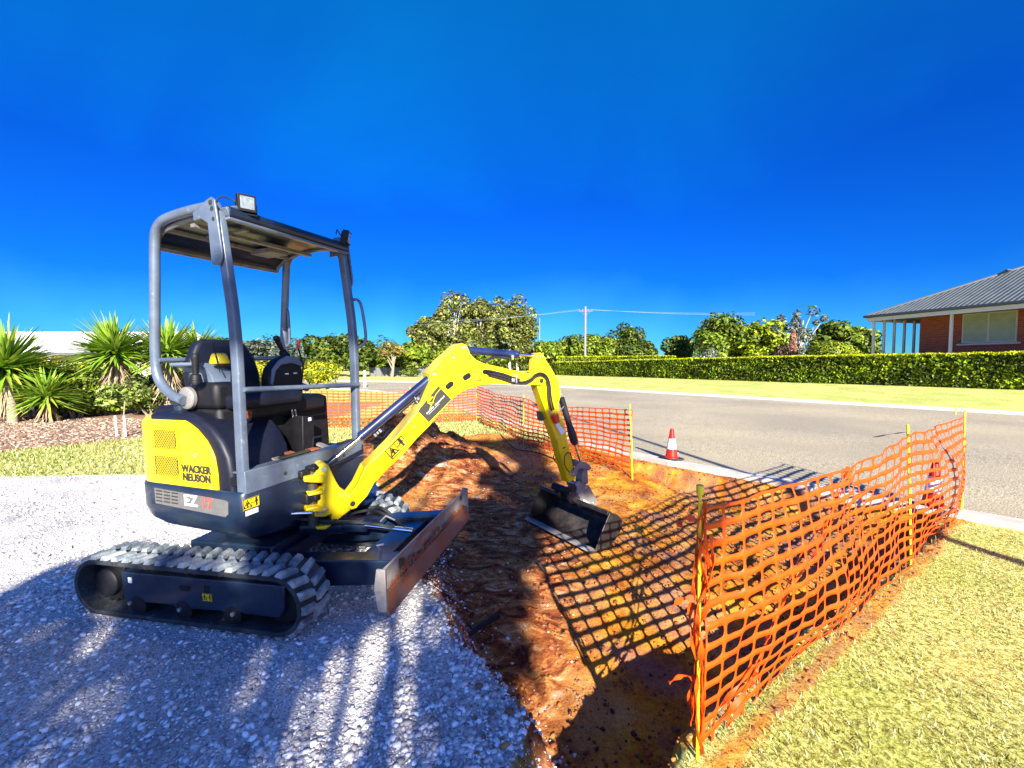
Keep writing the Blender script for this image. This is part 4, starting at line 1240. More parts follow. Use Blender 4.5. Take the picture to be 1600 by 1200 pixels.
# hoses between boom knee and cylinder head
mb = MB(FB)
q = bpl([(652, 628), (662, 612), (667, 598), (672, 586)], -.01)
mb.tube(smoothpath([(a, -.01, b_) for a, b_ in q], 5), .018, 8)
mb.build('hydraulic_hose', M['blackrub'], bo)

# dipper cylinder on top
dcy, A2, B2, S2, d2 = cylpart((846, 557), (728, 547), (808, 554), .031, .012, name='arm_cylinder', ends=False)
mb = MB(FB); q = bpl([(755, 566), (775, 558), (798, 560)], -.02); mb.tube(smoothpath([(a, -.02, b_) for a, b_ in q], 4), .010, 8); mb.build('hydraulic_hose', M['blackrub'], dcy)
q = bpl([(800, 557)], -.03)[0]
mb = MB(FB); mb.cyl((q[0], -.03, q[1]), (q[0], -.042, q[1]), .014, 10); mb.build('hose_fitting', M['bolt'], dcy)

# ---- stick
SN = .048
stick = [(839, 603), (856, 653), (870.5, 690), (880, 727), (888, 754), (899, 749), (896, 730), (888, 693), (879, 655), (872.5, 632), (877, 616), (873, 597), (864, 579), (853, 562), (849, 553), (844, 550.5), (839, 553), (837, 562), (836, 580), (836, 594)]
mb = MB(FB); mb.prism(bpl(stick, -SN), -SN, SN)
sk = mb.build('arm', M['yellow'], ex, bevel=.005)
for (px, py, r_) in ((845, 557, .013), (876, 616, .012), (891, 741, .012)):
    q = bpl([(px, py)], -SN)[0]; mb = MB(FB); mb.cyl((q[0], -SN - .01, q[1]), (q[0], SN + .01, q[1]), r_, 16); mb.build('pivot_pin', M['bolt'], sk)
mb = MB(FB); q = bpl([(862, 650), (869, 646), (872, 659), (866, 662)], -SN - .02); mb.prism(q, -SN - .05, -SN - .003); mb.build('red_bracket', M['red'], sk, bevel=.003)
mb = MB(FB); q = bpl([(867, 661), (872, 660), (883, 674), (877, 680)], -SN - .02); mb.prism(q, -SN - .022, -SN - .003); mb.build('white_tag', M['white'], sk)
mb = MB(FB); q = bpl([(840, 643), (844, 642), (846, 654), (842, 657)], SN); mb.prism(q, -.0, SN + .02); mb.build('pipe_clamp', M['dark'], sk)
q = bpl([(881, 700)], -SN)[0]
mb = MB(FB); frame_strip(mb, (0, -SN - .0004, 0), xX, zZ, (q[0] - .010, q[1]), (q[0] + .012, q[1] + .004), .012, N_, .0008); mb.build('small_decal', M['dark'], sk)
# bucket cylinder
kcy, A3, B3, S3, d3 = cylpart((908, 726), (877, 622), (901, 691), .030, .011, name='bucket_cylinder', mt='blackrub', ends=False)
mb = MB(FB); mb.tube([S3 + d3 * .02, S3 + d3 * .08, S3 + d3 * .16, S3 + d3 * .17], [.038, .040, .034, .030], 14); mb.build('cylinder_sleeve', M['blackrub'], kcy)
# hoses along boom end and arm
def hose(pix, off, r_, parent=sk, nm='hydraulic_hose', mt='blackrub'):
    q = bpl(pix, off); mb = MB(FB); mb.tube(smoothpath([(a, off, b_) for a, b_ in q], 5), r_, 8); return mb.build(nm, M[mt], parent)
hose([(762, 583), (785, 588), (803, 594), (816, 597), (828, 593), (836, 586), (845, 583), (854, 588), (859, 600), (861, 620), (865, 640)], -.085, .0085)
hose([(764, 586), (785, 592), (803, 598), (817, 600), (830, 595), (838, 588), (846, 586), (853, 591), (857, 602), (858, 622), (862, 642)], -.082, .0085)
hose([(766, 580), (785, 584), (802, 590), (812, 593)], -.080, .009, bo)
hose([(856, 640), (868, 648), (881, 635)], -.075, .004, nm='clamp_bar', mt='bolt')
hose([(890, 738), (883, 728), (882, 715), (886, 708), (891, 709), (895, 722), (896, 735)], -.075, .005)
hose([(867, 708), (865, 714), (868, 722), (873, 726)], .05, .005)
q = bpl([(806, 592)], -.085)[0]
mb = MB(FB); mb.box((q[0], -.085, q[1]), (.012, .03, .075)); mb.box((q[0] - .03, -.085, q[1] - .01), (.03, .025, .03)); mb.build('hose_clamp', M['bolt'], bo, bevel=.003)

# ---- linkage, hitch, bucket
lk1 = [(893, 737), (896, 733), (902, 726), (906, 720), (915, 722), (922, 727), (924, 731), (921, 735), (915, 734), (908, 731), (903, 734), (902, 740), (898, 745), (894, 743)]
mb = MB(FB); mb.prism(bpl(lk1, -.062), -.066, -.050); mb.prism(bpl(lk1, -.062), .050, .066)
l1 = mb.build('bucket_link', M['hitch'], ex, bevel=.004)
lk2 = [(912, 733), (918, 734), (919, 754), (914, 758), (908, 755), (909, 742)]
mb = MB(FB); mb.prism(bpl(lk2, -.04), -.045, .045); mb.build('tipping_link', M['hitch'], l1, bevel=.006)
hit = [(897, 755), (903, 751), (908, 754), (914, 758), (919, 758), (924, 768), (931, 780), (931, 788), (926, 792), (917, 791), (905, 792), (900, 786), (898, 772), (901, 764)]
mb = MB(FB); mb.prism(bpl(hit, -.055), -.070, -.048); mb.prism(bpl(hit, -.055), .048, .070); 
ht = mb.build('quick_hitch', M['hitch'], ex, bevel=.004)
mb = MB(FB)
for (px, py) in ((902, 757), (915, 762), (905, 774), (927, 786), (896, 741)):
    q = bpl([(px, py)], -.07)[0]; mb.cyl((q[0], -.080, q[1]), (q[0], .080, q[1]), .012, 12)
mb.each('hitch_pin', M['bolt'], ht, bevel=.002)
mb = MB(FB); mb.prism(bpl([(912, 780), (921, 786), (919, 791), (910, 788)], -.072), -.0735, -.070); mb.build('white_sticker', M['white'], ht)
q = bpl([(885, 765)], .0)[0]
mb = MB(FB); mb.cyl((q[0] - .02, -.06, q[1]), (q[0] - .02, .16, q[1]), .035, 18); mb.cyl((q[0] + .01, -.05, q[1] - .04), (q[0] + .01, .15, q[1] - .04), .03, 18)
mb.build('rotator_shaft', M['black'], ht, bevel=.004)
# bucket: profile on the camera-side plate plane
BYN, BYF = -.47, .47
tR, bR, lR = bpl([(953, 801), (970, 824), (929, 862)], BYN)
tR, bR, lR = Vector(tR), Vector(bR), Vector(lR)
# curve: lip -> floor -> back -> top (local x outwards, z up)
cur = smoothpath([(lR.x, lR.y, 0), (lR.x + .17, lR.y - .002, 0), (bR.x - .02, bR.y - .04, 0), (bR.x + .015, bR.y + .03, 0), (bR.x - .03, bR.y + .11, 0), (tR.x, tR.y, 0)], 6)
cur = [(p.x, p.y) for p in cur]
inn = []
for i, p in enumerate(cur):
    a = Vector(cur[max(0, i - 1)]); b_ = Vector(cur[min(len(cur) - 1, i + 1)]); t = (b_ - a).normalized(); nn = Vector((-t.y, t.x))
    inn.append(tuple(Vector(p) + nn * .010))
mb = MB(FB); mb.prism(cur + inn[::-1], BYN, BYF)
for y_ in (BYN, BYF): mb.prism(cur + [(cur[-1][0] - .005, cur[-1][1]), ((cur[0][0] + cur[-1][0]) / 2 - .012, (cur[0][1] + cur[-1][1]) / 2)], y_ - .006, y_ + .006)
mb.box((tR.x - .01, 0, tR.y - .005), (.05, .95, .035), ry=.3)
bk = mb.build('ditching_bucket', M['bucket'], ex, bevel=.003)
mb = MB(FB); mb.prism([(lR.x - .045, lR.y - .004), (lR.x + .02, lR.y - .008), (lR.x + .02, lR.y + .012), (lR.x - .03, lR.y + .010)], BYN - .008, BYF + .008); mb.build('cutting_edge', M['steel'], bk, bevel=.002)
mb = MB(FB)
for y_ in (-.06, .06): mb.prism([(tR.x - .12, tR.y + .02), (tR.x + .02, tR.y - .02), (tR.x + .03, tR.y + .03), (tR.x - .03, tR.y + .09), (tR.x - .11, tR.y + .10)], y_ - .012, y_ + .012)
mb.each('bucket_ear', M['bucket'], bk, bevel=.003)

# ================================================================ BARRIER MESH, STAKES, CONES
def gzf(x, y): return float(gz(np.array([x]), np.array([y]))[0])
def barrier(name, label, path, htop, rows, pitch, amp, hole_n=16, sag=.05, bulge=None, group=None, hbot=None, thick=.0016, uneven=.02, drag=0.0, seed=1):
    """path: stake positions (x,y,zg) ; the mesh hangs between them"""
    r_ = np.random.default_rng(seed)
    P = [Vector(p) for p in path]
    L_ = [0]
    for a, b_ in zip(P, P[1:]): L_.append(L_[-1] + (b_ - a).length)
    tot = L_[-1]; cols = int(round(tot / pitch))
    # unit cell: outer ring + hole ring in [0,1]^2
    k = hole_n
    ang = np.arange(k) / k * 2 * math.pi
    e = .42
    hx = .5 + .415 * np.sign(np.cos(ang)) * np.abs(np.cos(ang)) ** e * 1.05
    hy = .5 + .325 * np.sign(np.sin(ang)) * np.abs(np.sin(ang)) ** e
    cx_ = np.cos(ang); sy2 = np.sin(ang); mxx = np.maximum(np.abs(cx_), np.abs(sy2))
    ox = .5 + .5 * cx_ / mxx; oy = .5 + .5 * sy2 / mxx
    vs = []; fs = []
    base = 0
    U = []; Vv = []
    for c in range(cols):
        for r in range(rows):
            U += list(c + ox) + list(c + hx); Vv += list(r + oy) + list(r + hy)
            for i in range(k):
                j = (i + 1) % k
                fs.append((base + i, base + j, base + k + j, base + k + i))
            base += 2 * k
    U = np.array(U) / cols * tot; Vv = np.array(Vv) / rows
    Ls = np.array(L_)
    seg = np.clip(np.searchsorted(Ls, U, side='right') - 1, 0, len(P) - 2)
    t = (U - Ls[seg]) / (Ls[seg + 1] - Ls[seg])
    A = np.array([tuple(p) for p in P]); D = A[seg + 1] - A[seg]
    pos = A[seg] + D * t[:, None]
    dn = D[:, :2] / np.linalg.norm(D[:, :2], axis=1)[:, None]
    nrm = np.stack([-dn[:, 1], dn[:, 0]], 1)
    belly = np.sin(np.pi * t)
    hb = 0.015 if hbot is None else hbot
    ht = np.interp(U, Ls, np.array(htop if isinstance(htop, (list, tuple)) else [htop] * len(P)))
    z = hb + (ht - hb) * Vv
    z = z - sag * belly * Vv ** 1.5 + uneven * fbm(U * 1.3 + seed * 7, Vv * 1.5, 3) * 1.2
    rp = r_.random(3) * 9
    lat = amp * (fbm(U * 1.1 + rp[0], Vv * 1.6 + rp[1], 3)) * (.3 + .7 * belly) + .22 * amp * fbm(U * 6 + rp[2], Vv * 3, 3)
    lat = lat + amp * .22 * np.sin(U * 2.2 + Vv * 5 + rp[0]) * belly
    if bulge is not None: lat = lat + bulge * belly * np.sin(np.pi * np.clip(Vv, 0, 1)) ** 1
    pos[:, :2] += nrm * lat[:, None]
    if drag: pos[:, :2] -= dn * (drag * (1 - Vv) * (1 - t) * 0)[:, None]
    pos[:, 2] += z
    me = npmesh(name, pos, np.array(fs), smooth=True)
    o = link(name, me, M['orange'])
    bm = bmesh.new(); bm.from_mesh(me); bmesh.ops.remove_doubles(bm, verts=bm.verts, dist=.0012); bm.to_mesh(me); bm.free()
    so_ = o.modifiers.new('solid', 'SOLIDIFY'); so_.thickness = thick; so_.offset = 0
    tag(o, label, 'barrier mesh', group)
    return o
S1 = gnd(1090, 1185); S2 = gnd(1425, 888); S3 = gnd(1492, 800)
barrier('barrier_mesh', 'torn orange plastic barrier mesh in the foreground between the trench and the right lawn',
        [(S1.x, S1.y, -.02), (S2.x, S2.y, 0), (S3.x + .05, S3.y, 0)], [.985, .985, .97], 13, .115, .12, 16, sag=.05, bulge=-.05, hbot=.01, seed=3, uneven=.03)
# twisted torn strands at the near stake and along a fold
def strand(pts, w_, parent=None, seed=0):
    r_ = random.Random(seed); P = smoothpath(pts, 8); mb = MB(); vs = []
    for i, p in enumerate(P):
        a = i * .33 + seed; t = (P[min(i + 1, len(P) - 1)] - P[max(i - 1, 0)]).normalized()
        s_ = t.cross(Vector((math.cos(a), math.sin(a), .3))).normalized() * w_ * (.6 + .4 * math.sin(i * .9 + seed))
        nn = t.cross(s_).normalized() * .0012
        vs += [p - s_ - nn, p + s_ - nn, p + s_ + nn, p - s_ + nn]
    fs = []
    for i in range(len(P) - 1):
        for k in range(4):
            k2 = (k + 1) % 4; fs.append((i * 4 + k, i * 4 + k2, i * 4 + 4 + k2, i * 4 + 4 + k))
    mb.add(vs, fs)
    return mb
bmesh_near = bpy.data.objects['barrier_mesh']
t_ = (S2 - S1).normalized()
for k in range(7):
    mb = strand([tuple(S1 + Vector((random.uniform(-.03, .03), random.uniform(-.03, .03), z_))) + () for z_ in np.linspace(.02 + .05 * (k % 3), .98 - .06 * (k % 4), 7)], .010, seed=k)
    mb.build('loose_strand', M['orange'], bmesh_near)
for k in range(3):
    a0 = S1 + t_ * (.05 + .06 * k); a1 = S1 + t_ * (1.35 + .07 * k)
    pts_ = [tuple(a0.lerp(a1, q) + Vector((.03 * math.sin(q * 9 + k) - .03, .03 * math.cos(q * 7 + k) - .03, .06 + .84 * q ** 1.15 + .02 * math.sin(q * 13 + k)))) for q in np.linspace(0, 1, 9)]
    strand(pts_, .011, seed=20 + k).build('loose_strand', M['orange'], bmesh_near)
for k in range(3):
    z_ = .90 - .30 * k
    strand([tuple(S1 + Vector((0, 0, z_))), tuple(S1 + Vector((-.05, .02, z_ + .005))), tuple(S1 + Vector((-.08 - .01 * k, .03, z_ - .03)))], .013, seed=40 + k).build('loose_strand', M['orange'], bmesh_near)

def stake(x, y, z, h, lean, label, r_=.0065, cap=None, group=None):
    e = empty('stake', (x, y, z)); tag(e, label, 'stake', group)
    mb = MB(); mb.tube([(x, y, z - .15), (x + lean[0] * .5, y + lean[1] * .5, z + h * .5), (x + lean[0], y + lean[1], z + h)], r_, 8)
    mb.build('stake_rod', M['stake'], e)
    if cap:
        mb = MB(); mb.lathe([(.008, -.035), (.0125, -.03), (.014, 0), (.011, .004)], (x + lean[0], y + lean[1], z + h + .002), 12); mb.build('safety_cap', M['stake'], e, bevel=.001)
    return e
G1 = 'yellow stakes holding up the orange mesh'
stake(S1.x, S1.y, 0, 1.03, (-.012, .0), 'foreground yellow stake with a capped top at the near torn end of the orange mesh', .006, True, G1)
stake(S2.x, S2.y, 0, 1.04, (-.05, .03), 'leaning yellow stake at the middle of the foreground orange mesh', .008, False, G1)
stake(S3.x + .07, S3.y, 0, 1.02, (.0, .02), 'yellow stake at the kerb end of the foreground orange mesh on the right', .008, False, G1)
q = S2 + Vector((-.05, .03, .985))
mb = strand([tuple(q), tuple(q + Vector((-.12, -.02, -.01))), tuple(q + Vector((-.26, -.02, -.035)))], .004, seed=3)
o = mb.build('cable_tie', M['black'], bpy.data.objects['stake.001'])

E1 = gnd(985, 735); E2 = gnd(818, 697); E3 = gnd(745, 657)
barrier('barrier_mesh', 'orange barrier mesh along the kerb behind the digger bucket, far side of the trench',
        [tuple(E1), tuple(E2), tuple(E3)], [.86, .86, .90], 12, .125, .16, 16, sag=.06, hbot=-.01, seed=9, uneven=.05, thick=.003)
W1 = gnd(745, 657); W2 = gnd(640, 664); W3 = gnd(560, 668); W4 = gnd(470, 668)
barrier('barrier_mesh', 'orange barrier mesh running left behind the spoil mound and the boom',
        [tuple(W1), tuple(W2), tuple(W3), tuple(W4)], [.82, .84, .86, .86], 12, .125, .10, 16, sag=.03, hbot=0, seed=15, uneven=.03, thick=.003)
stake(E1.x + .03, E1.y, 0, .92, (-.05, .0), 'yellow stake at the kerb end of the far orange mesh, right of the bucket', .010, False, G1)
stake(E2.x, E2.y, 0, .92, (0, .02), 'yellow stake in the middle of the far orange mesh, seen under the boom tip', .010, False, G1)
stake(E3.x, E3.y, 0, .92, (0, 0), 'yellow stake at the corner where the two far orange meshes meet', .010, False, G1)
stake(W2.x, W2.y, 0, .92, (.02, 0), 'yellow stake behind the spoil mound, just right of the front post of the digger', .010, False, G1)
stake(W4.x, W4.y, 0, .92, (0, 0), 'yellow stake at the left end of the far orange mesh beside the left console', .010, False, G1)

def cone(x, y, z, h, label, lean=0, rz=0.3):
    e = empty('traffic_cone', (x, y, z), rz); tag(e, label, 'traffic cone', 'red and white traffic cones by the kerb')
    Mx = Matrix.Translation((x, y, z)) @ Matrix.Rotation(rz, 4, 'Z') @ Matrix.Rotation(lean, 4, 'Y')
    mb = MB(Mx); s_ = h / .46
    mb.box((0, 0, .014 * s_), (.27 * s_, .27 * s_, .028 * s_), taper=.94); mb.build('rubber_base', M['blackrub'], e, bevel=.008)
    rad = lambda t: (.088 * (1 - t) + .026 * t) * s_
    def band(name, a, b_, m_, g=0, closed=False):
        mb = MB(Mx); P = [(rad(a) + g, (.028 + .43 * a) * s_), (rad(b_) + g, (.028 + .43 * b_) * s_)]
        if closed: P += [(rad(b_) * .55, (.028 + .43 * b_) * s_ + .002)]
        mb.lathe(P, (0, 0, 0), 28); return mb.build(name, m_, e)
    band('lower_body', 0, .30, M['conered']); band('reflective_band', .30, .66, M['conewhite'], .0015); band('upper_body', .66, 1.0, M['conered'], 0, True)
    mb = MB(Mx); mb.lathe([(rad(0) * 1.18, .026 * s_), (rad(0) * 1.15, .034 * s_), (rad(.03), .045 * s_)], (0, 0, 0), 28); mb.build('cone_flange', M['conered'], e)
    mb = MB(Mx); mb.box((.082 * s_, -.03, .09 * s_), (.006, .03, .022)); mb.build('white_sticker', M['white'], e)
    return e
q = gnd(1049, 720); cone(q.x, q.y, .03, .46, 'small red and white traffic cone standing on the kerb between the two orange meshes')
q = gnd(1457, 793, .03); cone(q.x, q.y, .03, .46, 'red and white traffic cone seen through the holes of the foreground orange mesh', R(2))

# black pipe stub sticking out of the trench wall
a = gnd(722, 1000, -.16); b_ = gnd(778, 962, -.20)
mb = MB(); mb.tube([tuple(a), tuple(a.lerp(b_, .5) + Vector((0, 0, .01))), tuple(b_)], .016, 12); tag(mb.build('pipe', M['black']), 'short black plastic pipe poking out of the trench soil near the gravel edge', 'pipe')
# hose lying at the foot of the far mesh
pts_ = [gnd(*p) for p in ((770, 668), (785, 690), (803, 703), (822, 706), (842, 708), (870, 716))]
mb = MB(); mb.tube(smoothpath([tuple(p + Vector((0, 0, gzf(p.x, p.y) + .02))) for p in pts_], 5), .008, 8)
tag(mb.build('hose', M['black']), 'thin black hose lying on the ground at the foot of the far orange mesh', 'hose')
# broken concrete under the kerb edge
ORD = ['first', 'second', 'third', 'fourth', 'fifth', 'sixth', 'seventh', 'eighth', 'ninth', 'tenth', 'last']
for k in range(11):
    t = k / 10; p = Vector((1.95, 6.55, 0)).lerp(Vector((3.9, 4.72, 0)), t)
    w_ = .17 + .05 * random.random()
    mb = MB(Matrix.Translation((p.x, p.y, -.10)) @ Matrix.Rotation(R(-44) + random.uniform(-.08, .08), 4, 'Z'))
    mb.box((0, random.uniform(-.02, .02), .01), (w_, .14 + .05 * random.random(), .17 + .04 * random.random()), rx=random.uniform(-.1, .1), ry=random.uniform(-.1, .1), taper=.85)
    o = mb.build('concrete_chunk', M['brokenc'], None, bevel=.02)
    tag(o, 'broken brown concrete lump, ' + ORD[k] + ' from the left in the row under the near kerb', 'concrete lump', 'broken concrete lumps under the kerb')

# small stick-up marker in the far kerb
q = gnd(1493, 648, 0)
mb = MB(); mb.box((q.x, q.y, .10), (.03, .02, .26)); tag(mb.build('marker_peg', M['stake'], None, bevel=.004), 'little yellow timber marker peg at the far kerb below the hedge', 'marker peg')

# ================================================================ VEGETATION
def leafcloud(P, N, size, cols, upbias=.35, aspect=.6, jit=.5, seed=0, nrmdir=None):
    """P (n,3) centres; N outward dirs; returns verts, faces, colours for quads"""
    r_ = np.random.default_rng(seed); n_ = len(P)
    d = r_.normal(size=(n_, 3)); d /= np.linalg.norm(d, axis=1)[:, None]
    nr = N * (1 - jit) + d * jit; nr[:, 2] += upbias; nr /= np.linalg.norm(nr, axis=1)[:, None] + 1e-9
    a = r_.normal(size=(n_, 3)); u = np.cross(nr, a); u /= np.linalg.norm(u, axis=1)[:, None] + 1e-9
    v = np.cross(nr, u)
    s = size * (.6 + .8 * r_.random(n_))[:, None]
    u = u * s; v = v * s * aspect
    bend = nr * s * .18
    vs = np.stack([P - u, P - v * .9 + bend, P + u, P + v * .9 + bend], 1).reshape(-1, 3)
    fs = np.arange(n_ * 4).reshape(-1, 4)
    tone = .5 + .5 * sstep(-.25, .25, fbm(P[:, 0] * .9 + P[:, 2] * .7, P[:, 2] * 1.3 + P[:, 1] * .5, 3))
    c = np.array(cols)[r_.integers(0, len(cols), n_)] * (.45 + .8 * r_.random(n_) ** 1.2)[:, None] * tone[:, None]
    return vs, fs, np.repeat(c, 4, 0)
def lobes(center, rad, n_, seed, flat=.8, spread=.62, lr=(.28, .48)):
    r_ = np.random.default_rng(seed); out = []
    for i in range(n_):
        d = r_.normal(size=3); d /= np.linalg.norm(d); d *= r_.random() ** .4 * spread
        c = np.array(center) + d * np.array(rad); k = lr[0] + (lr[1] - lr[0]) * r_.random()
        out.append((c, np.array(rad) * k * np.array([1, 1, flat])))
    return out
def lobepoints(L, per, seed, shell=.55, gap=.0):
    r_ = np.random.default_rng(seed); P = []; N = []
    for c, rd in L:
        n_ = per; d = r_.normal(size=(n_, 3)); d /= np.linalg.norm(d, axis=1)[:, None]
        rr = (shell + (1 - shell) * r_.random(n_) ** .6) * (1 + .22 * (vnoise(d[:, 0] * 3 + c[0], d[:, 1] * 3 + d[:, 2] * 2 + c[2]) - .5))
        P.append(c + d * rd * rr[:, None]); N.append(d)
    return np.concatenate(P), np.concatenate(N)
GREENS = dict(
    gum=[(.20, .23, .04), (.12, .16, .025), (.26, .28, .06), (.32, .32, .09)], orange=[(.40, .24, .05), (.22, .26, .05), (.30, .28, .06)],
    dark=[(.06, .11, .012), (.11, .17, .015), (.17, .22, .02)],
    mid=[(.11, .19, .012), (.20, .28, .015), (.28, .35, .025)],
    lime=[(.36, .46, .01), (.26, .38, .01), (.48, .54, .02)],
    yel=[(.50, .50, .01), (.34, .42, .01), (.60, .50, .02), (.18, .26, .01)],
    blue=[(.16, .20, .14), (.10, .14, .10), (.20, .24, .18)],
    red=[(.20, .07, .05), (.12, .05, .04), (.16, .12, .06)],
    grey=[(.30, .36, .26), (.20, .26, .18), (.40, .44, .34)],
    hedge=[(.13, .22, .006), (.24, .33, .008), (.38, .46, .012), (.06, .12, .004)],
)
def tree(name, label, cat, x, y, h, wd, kind, seed, nl=16, per=260, leaf=.22, base=.25, trunk=.12, bark='bark', group=None, shell=.5, spread=.65, lr=(.28, .46), stems=1, dep=None, z0=None, crown_flat=.85):
    z0 = gzf(x, y) if z0 is None else z0
    e = empty(name, (x, y, z0)); tag(e, label, cat, group)
    r_ = random.Random(seed)
    cz = z0 + h * (base + (1 - base) / 2); rz_ = h * (1 - base) / 2
    L = lobes((x, y, cz), (wd / 2, (dep or wd) / 2, rz_), nl, seed, crown_flat, spread, lr)
    P, N = lobepoints(L, per, seed + 1, shell)
    k = P[:, 2] > z0 + .05; P, N = P[k], N[k]
    vs, fs, c = leafcloud(P, N, leaf, GREENS[kind], seed=seed + 2)
    cr = link('crown', npmesh('crown', vs, fs, col=c), M['leaf'], e)
    mb = MB()
    for s_ in range(stems):
        bx = x + (r_.uniform(-.3, .3) * wd * .5 if stems > 1 else 0); by = y + (r_.uniform(-.2, .2) * wd * .4 if stems > 1 else 0)
        top = Vector((bx + r_.uniform(-.1, .1) * wd, by + r_.uniform(-.1, .1) * wd, z0 + h * .72))
        b0 = Vector((bx, by, z0 - .1)); mid = b0.lerp(top, .45) + Vector((r_.uniform(-.04, .04) * wd, 0, 0))
        mb.tube(smoothpath([b0, mid, top], 4), [trunk * (1 - .75 * i / 8) for i in range(9)], 8)
        for i, (c_, rd) in enumerate(L[s_::stems][:7]):
            st = b0.lerp(top, r_.uniform(.3, .8)); en = Vector(c_)
            if en.z < st.z - .2: continue
            mb.tube([st, st.lerp(en, .5) + Vector((0, 0, .06 * h * r_.random())), en], [trunk * .38, trunk * .25, trunk * .1], 6)
    mb.build('trunk', M[bark], e)
    return e
def shrub(name, label, cat, x, y, h, wd, kind, seed, n_=2600, leaf=.05, dep=None, group=None, z0=None, nl=9, spread=.55, core=True):
    z0 = gzf(x, y) if z0 is None else z0
    e = empty(name, (x, y, z0)); tag(e, label, cat, group)
    L = lobes((x, y, z0 + h * .48), (wd / 2, (dep or wd) / 2, h * .52), nl, seed, 1.0, spread, (.38, .55))
    P, N = lobepoints(L, n_ // nl, seed, .72)
    k = (P[:, 2] > z0 + .02); P, N = P[k], N[k]
    vs, fs, c = leafcloud(P, N, leaf, GREENS[kind], seed=seed)
    link('foliage', npmesh('foliage', vs, fs, col=c), M['leaf'], e)
    mb = MB()
    for i, (c_, rd) in enumerate(L): mb.tube([(x + (c_[0] - x) * .3, y + (c_[1] - y) * .3, z0 - .05), (x + (c_[0] - x) * .8, y + (c_[1] - y) * .7, z0 + (c_[2] - z0) * .6), tuple(c_)], [.03 * h, .02 * h, .008 * h], 5)
    mb.build('stem', M['bark'], e)
    return e
def px2(px, d): q = at(px, 568, d); return q.x, q.y
L = []; r_ = random.Random(404)
for k in range(90):
    px = 325 + (1345 - 325) * k / 89
    if 1018 < px < 1040: continue
    x, y = px2(px, 84 + r_.uniform(-4, 4)); hh = r_.uniform(1.6, 2.9) * (1.25 if px < 640 or px > 1050 else .95)
    L.append((np.array([x, y, hh * .9]), np.array([r_.uniform(2.0, 3.2), 2.0, hh * 1.1])))
P, N = lobepoints(L, 420, 405, .6); vs, fs, c = leafcloud(P, N, .26, GREENS['dark'], seed=406)
tag(link('distant_wood', npmesh('distant_wood', vs, fs, col=c), M['leaf']), 'dark far-off belt of trees along the skyline behind the nearer trees', 'wood', kind='stuff')

# far gum group (four overlapping trees), left row, right row
for (px, d, h, wd, sd, lab) in ((668, 60, 8.8, 6.5, 11, 'leftmost and lowest tree of the tall gum clump behind the boom'),
                                (712, 62, 12.2, 8.5, 12, 'tall olive gum tree left of centre in the clump behind the boom'),
                                (760, 63, 12.4, 8.5, 13, 'tall olive gum tree with pale stems in the middle of the clump behind the boom'),
                                (806, 60, 10.8, 7.0, 14, 'gum tree at the right end of the tall clump, beside the thin wire pole')):
    x, y = px2(px, d)
    tree('gum_tree', lab, 'tree', x, y, h, wd, 'gum', sd, nl=34, per=260, leaf=.22, base=.06, trunk=.20, bark='palebark', group='tall gum trees behind the boom', stems=4, spread=.78, lr=(.22, .36))
for (px, d, h, wd, sd, kind, lab) in (
        (345, 60, 5.6, 8, 21, 'dark', 'dark tree on the skyline just above the seat back of the digger'),
        (395, 55, 5.4, 7, 22, 'blue', 'grey-green tree seen between the seat and the left console'),
        (455, 55, 5.2, 7, 23, 'blue', 'grey-green tree on the skyline right of the left joystick'),
        (508, 48, 5.4, 6, 24, 'dark', 'dark green tree on the skyline just left of the far front post'),
        (555, 47, 5.2, 5.5, 25, 'dark', 'dark green tree behind the grab handle of the far front post'),
        (605, 52, 3.7, 5.5, 26, 'mid', 'low round green tree right of the far front post, above the grey fence'),
        (648, 50, 4.6, 5.0, 27, 'mid', 'green bushy tree at the left foot of the gum clump')):
    x, y = px2(px, d); tree('tree', lab, 'tree', x, y, h, wd, kind, sd, nl=18, per=240, leaf=.24, base=.05, trunk=.15, group='trees along the skyline left of the gum clump')
for (px, d, h, wd, sd, kind, lab) in (
        (700, 55, 4.4, 6, 31, 'mid', 'bright green bushy tree in front of the gum clump, above the boom cylinder'),
        (770, 55, 4.2, 6.5, 32, 'mid', 'bushy green tree in front of the gum clump, above the arm cylinder'),
        (858, 56, 4.6, 6, 33, 'mid', 'green tree directly behind the top of the arm'),
        (898, 58, 5.6, 6, 34, 'mid', 'green tree just left of the white utility pole'),
        (935, 60, 6.4, 6, 35, 'mid', 'green tree just right of the white utility pole'),
        (975, 62, 8.3, 6.6, 36, 'dark', 'tall rounded green tree right of the utility pole, highest of its row'),
        (1008, 64, 6.0, 4.6, 37, 'dark', 'slim green tree at the right end of the row beside the sky gap'),
        (1058, 50, 5.2, 4.2, 38, 'dark', 'small dark tree at the left foot of the big lime-topped trees'),
        (1118, 44, 6.8, 6.8, 39, 'mid', 'largest spreading green tree above the hedge, right of the sky gap'),
        (1165, 46, 6.3, 5.6, 40, 'lime', 'lime green spreading tree beside the largest tree above the hedge'),
        (1205, 42, 6.2, 5.0, 41, 'lime', 'yellow-green tree left of the thin bluish tree'),
        (1300, 34, 4.6, 4.4, 42, 'mid', 'rounded green tree between the bluish tree and the brick house'),
        (1338, 36, 4.4, 4.4, 43, 'mid', 'green tree touching the verandah corner of the brick house')):
    x, y = px2(px, d); tree('tree', lab, 'tree', x, y, h, wd, kind, sd, nl=18, per=260, leaf=.22, base=.06, trunk=.16, group='trees beyond the hedge')
x, y = px2(1250, 34); tree('bare_tree', 'thin half-bare bluish tree standing between the lime tree and the brick house', 'tree', x, y, 6.0, 4.2, 'blue', 51, nl=22, per=60, leaf=.12, base=.18, trunk=.12, bark='palebark', spread=.9, lr=(.12, .22), stems=3)
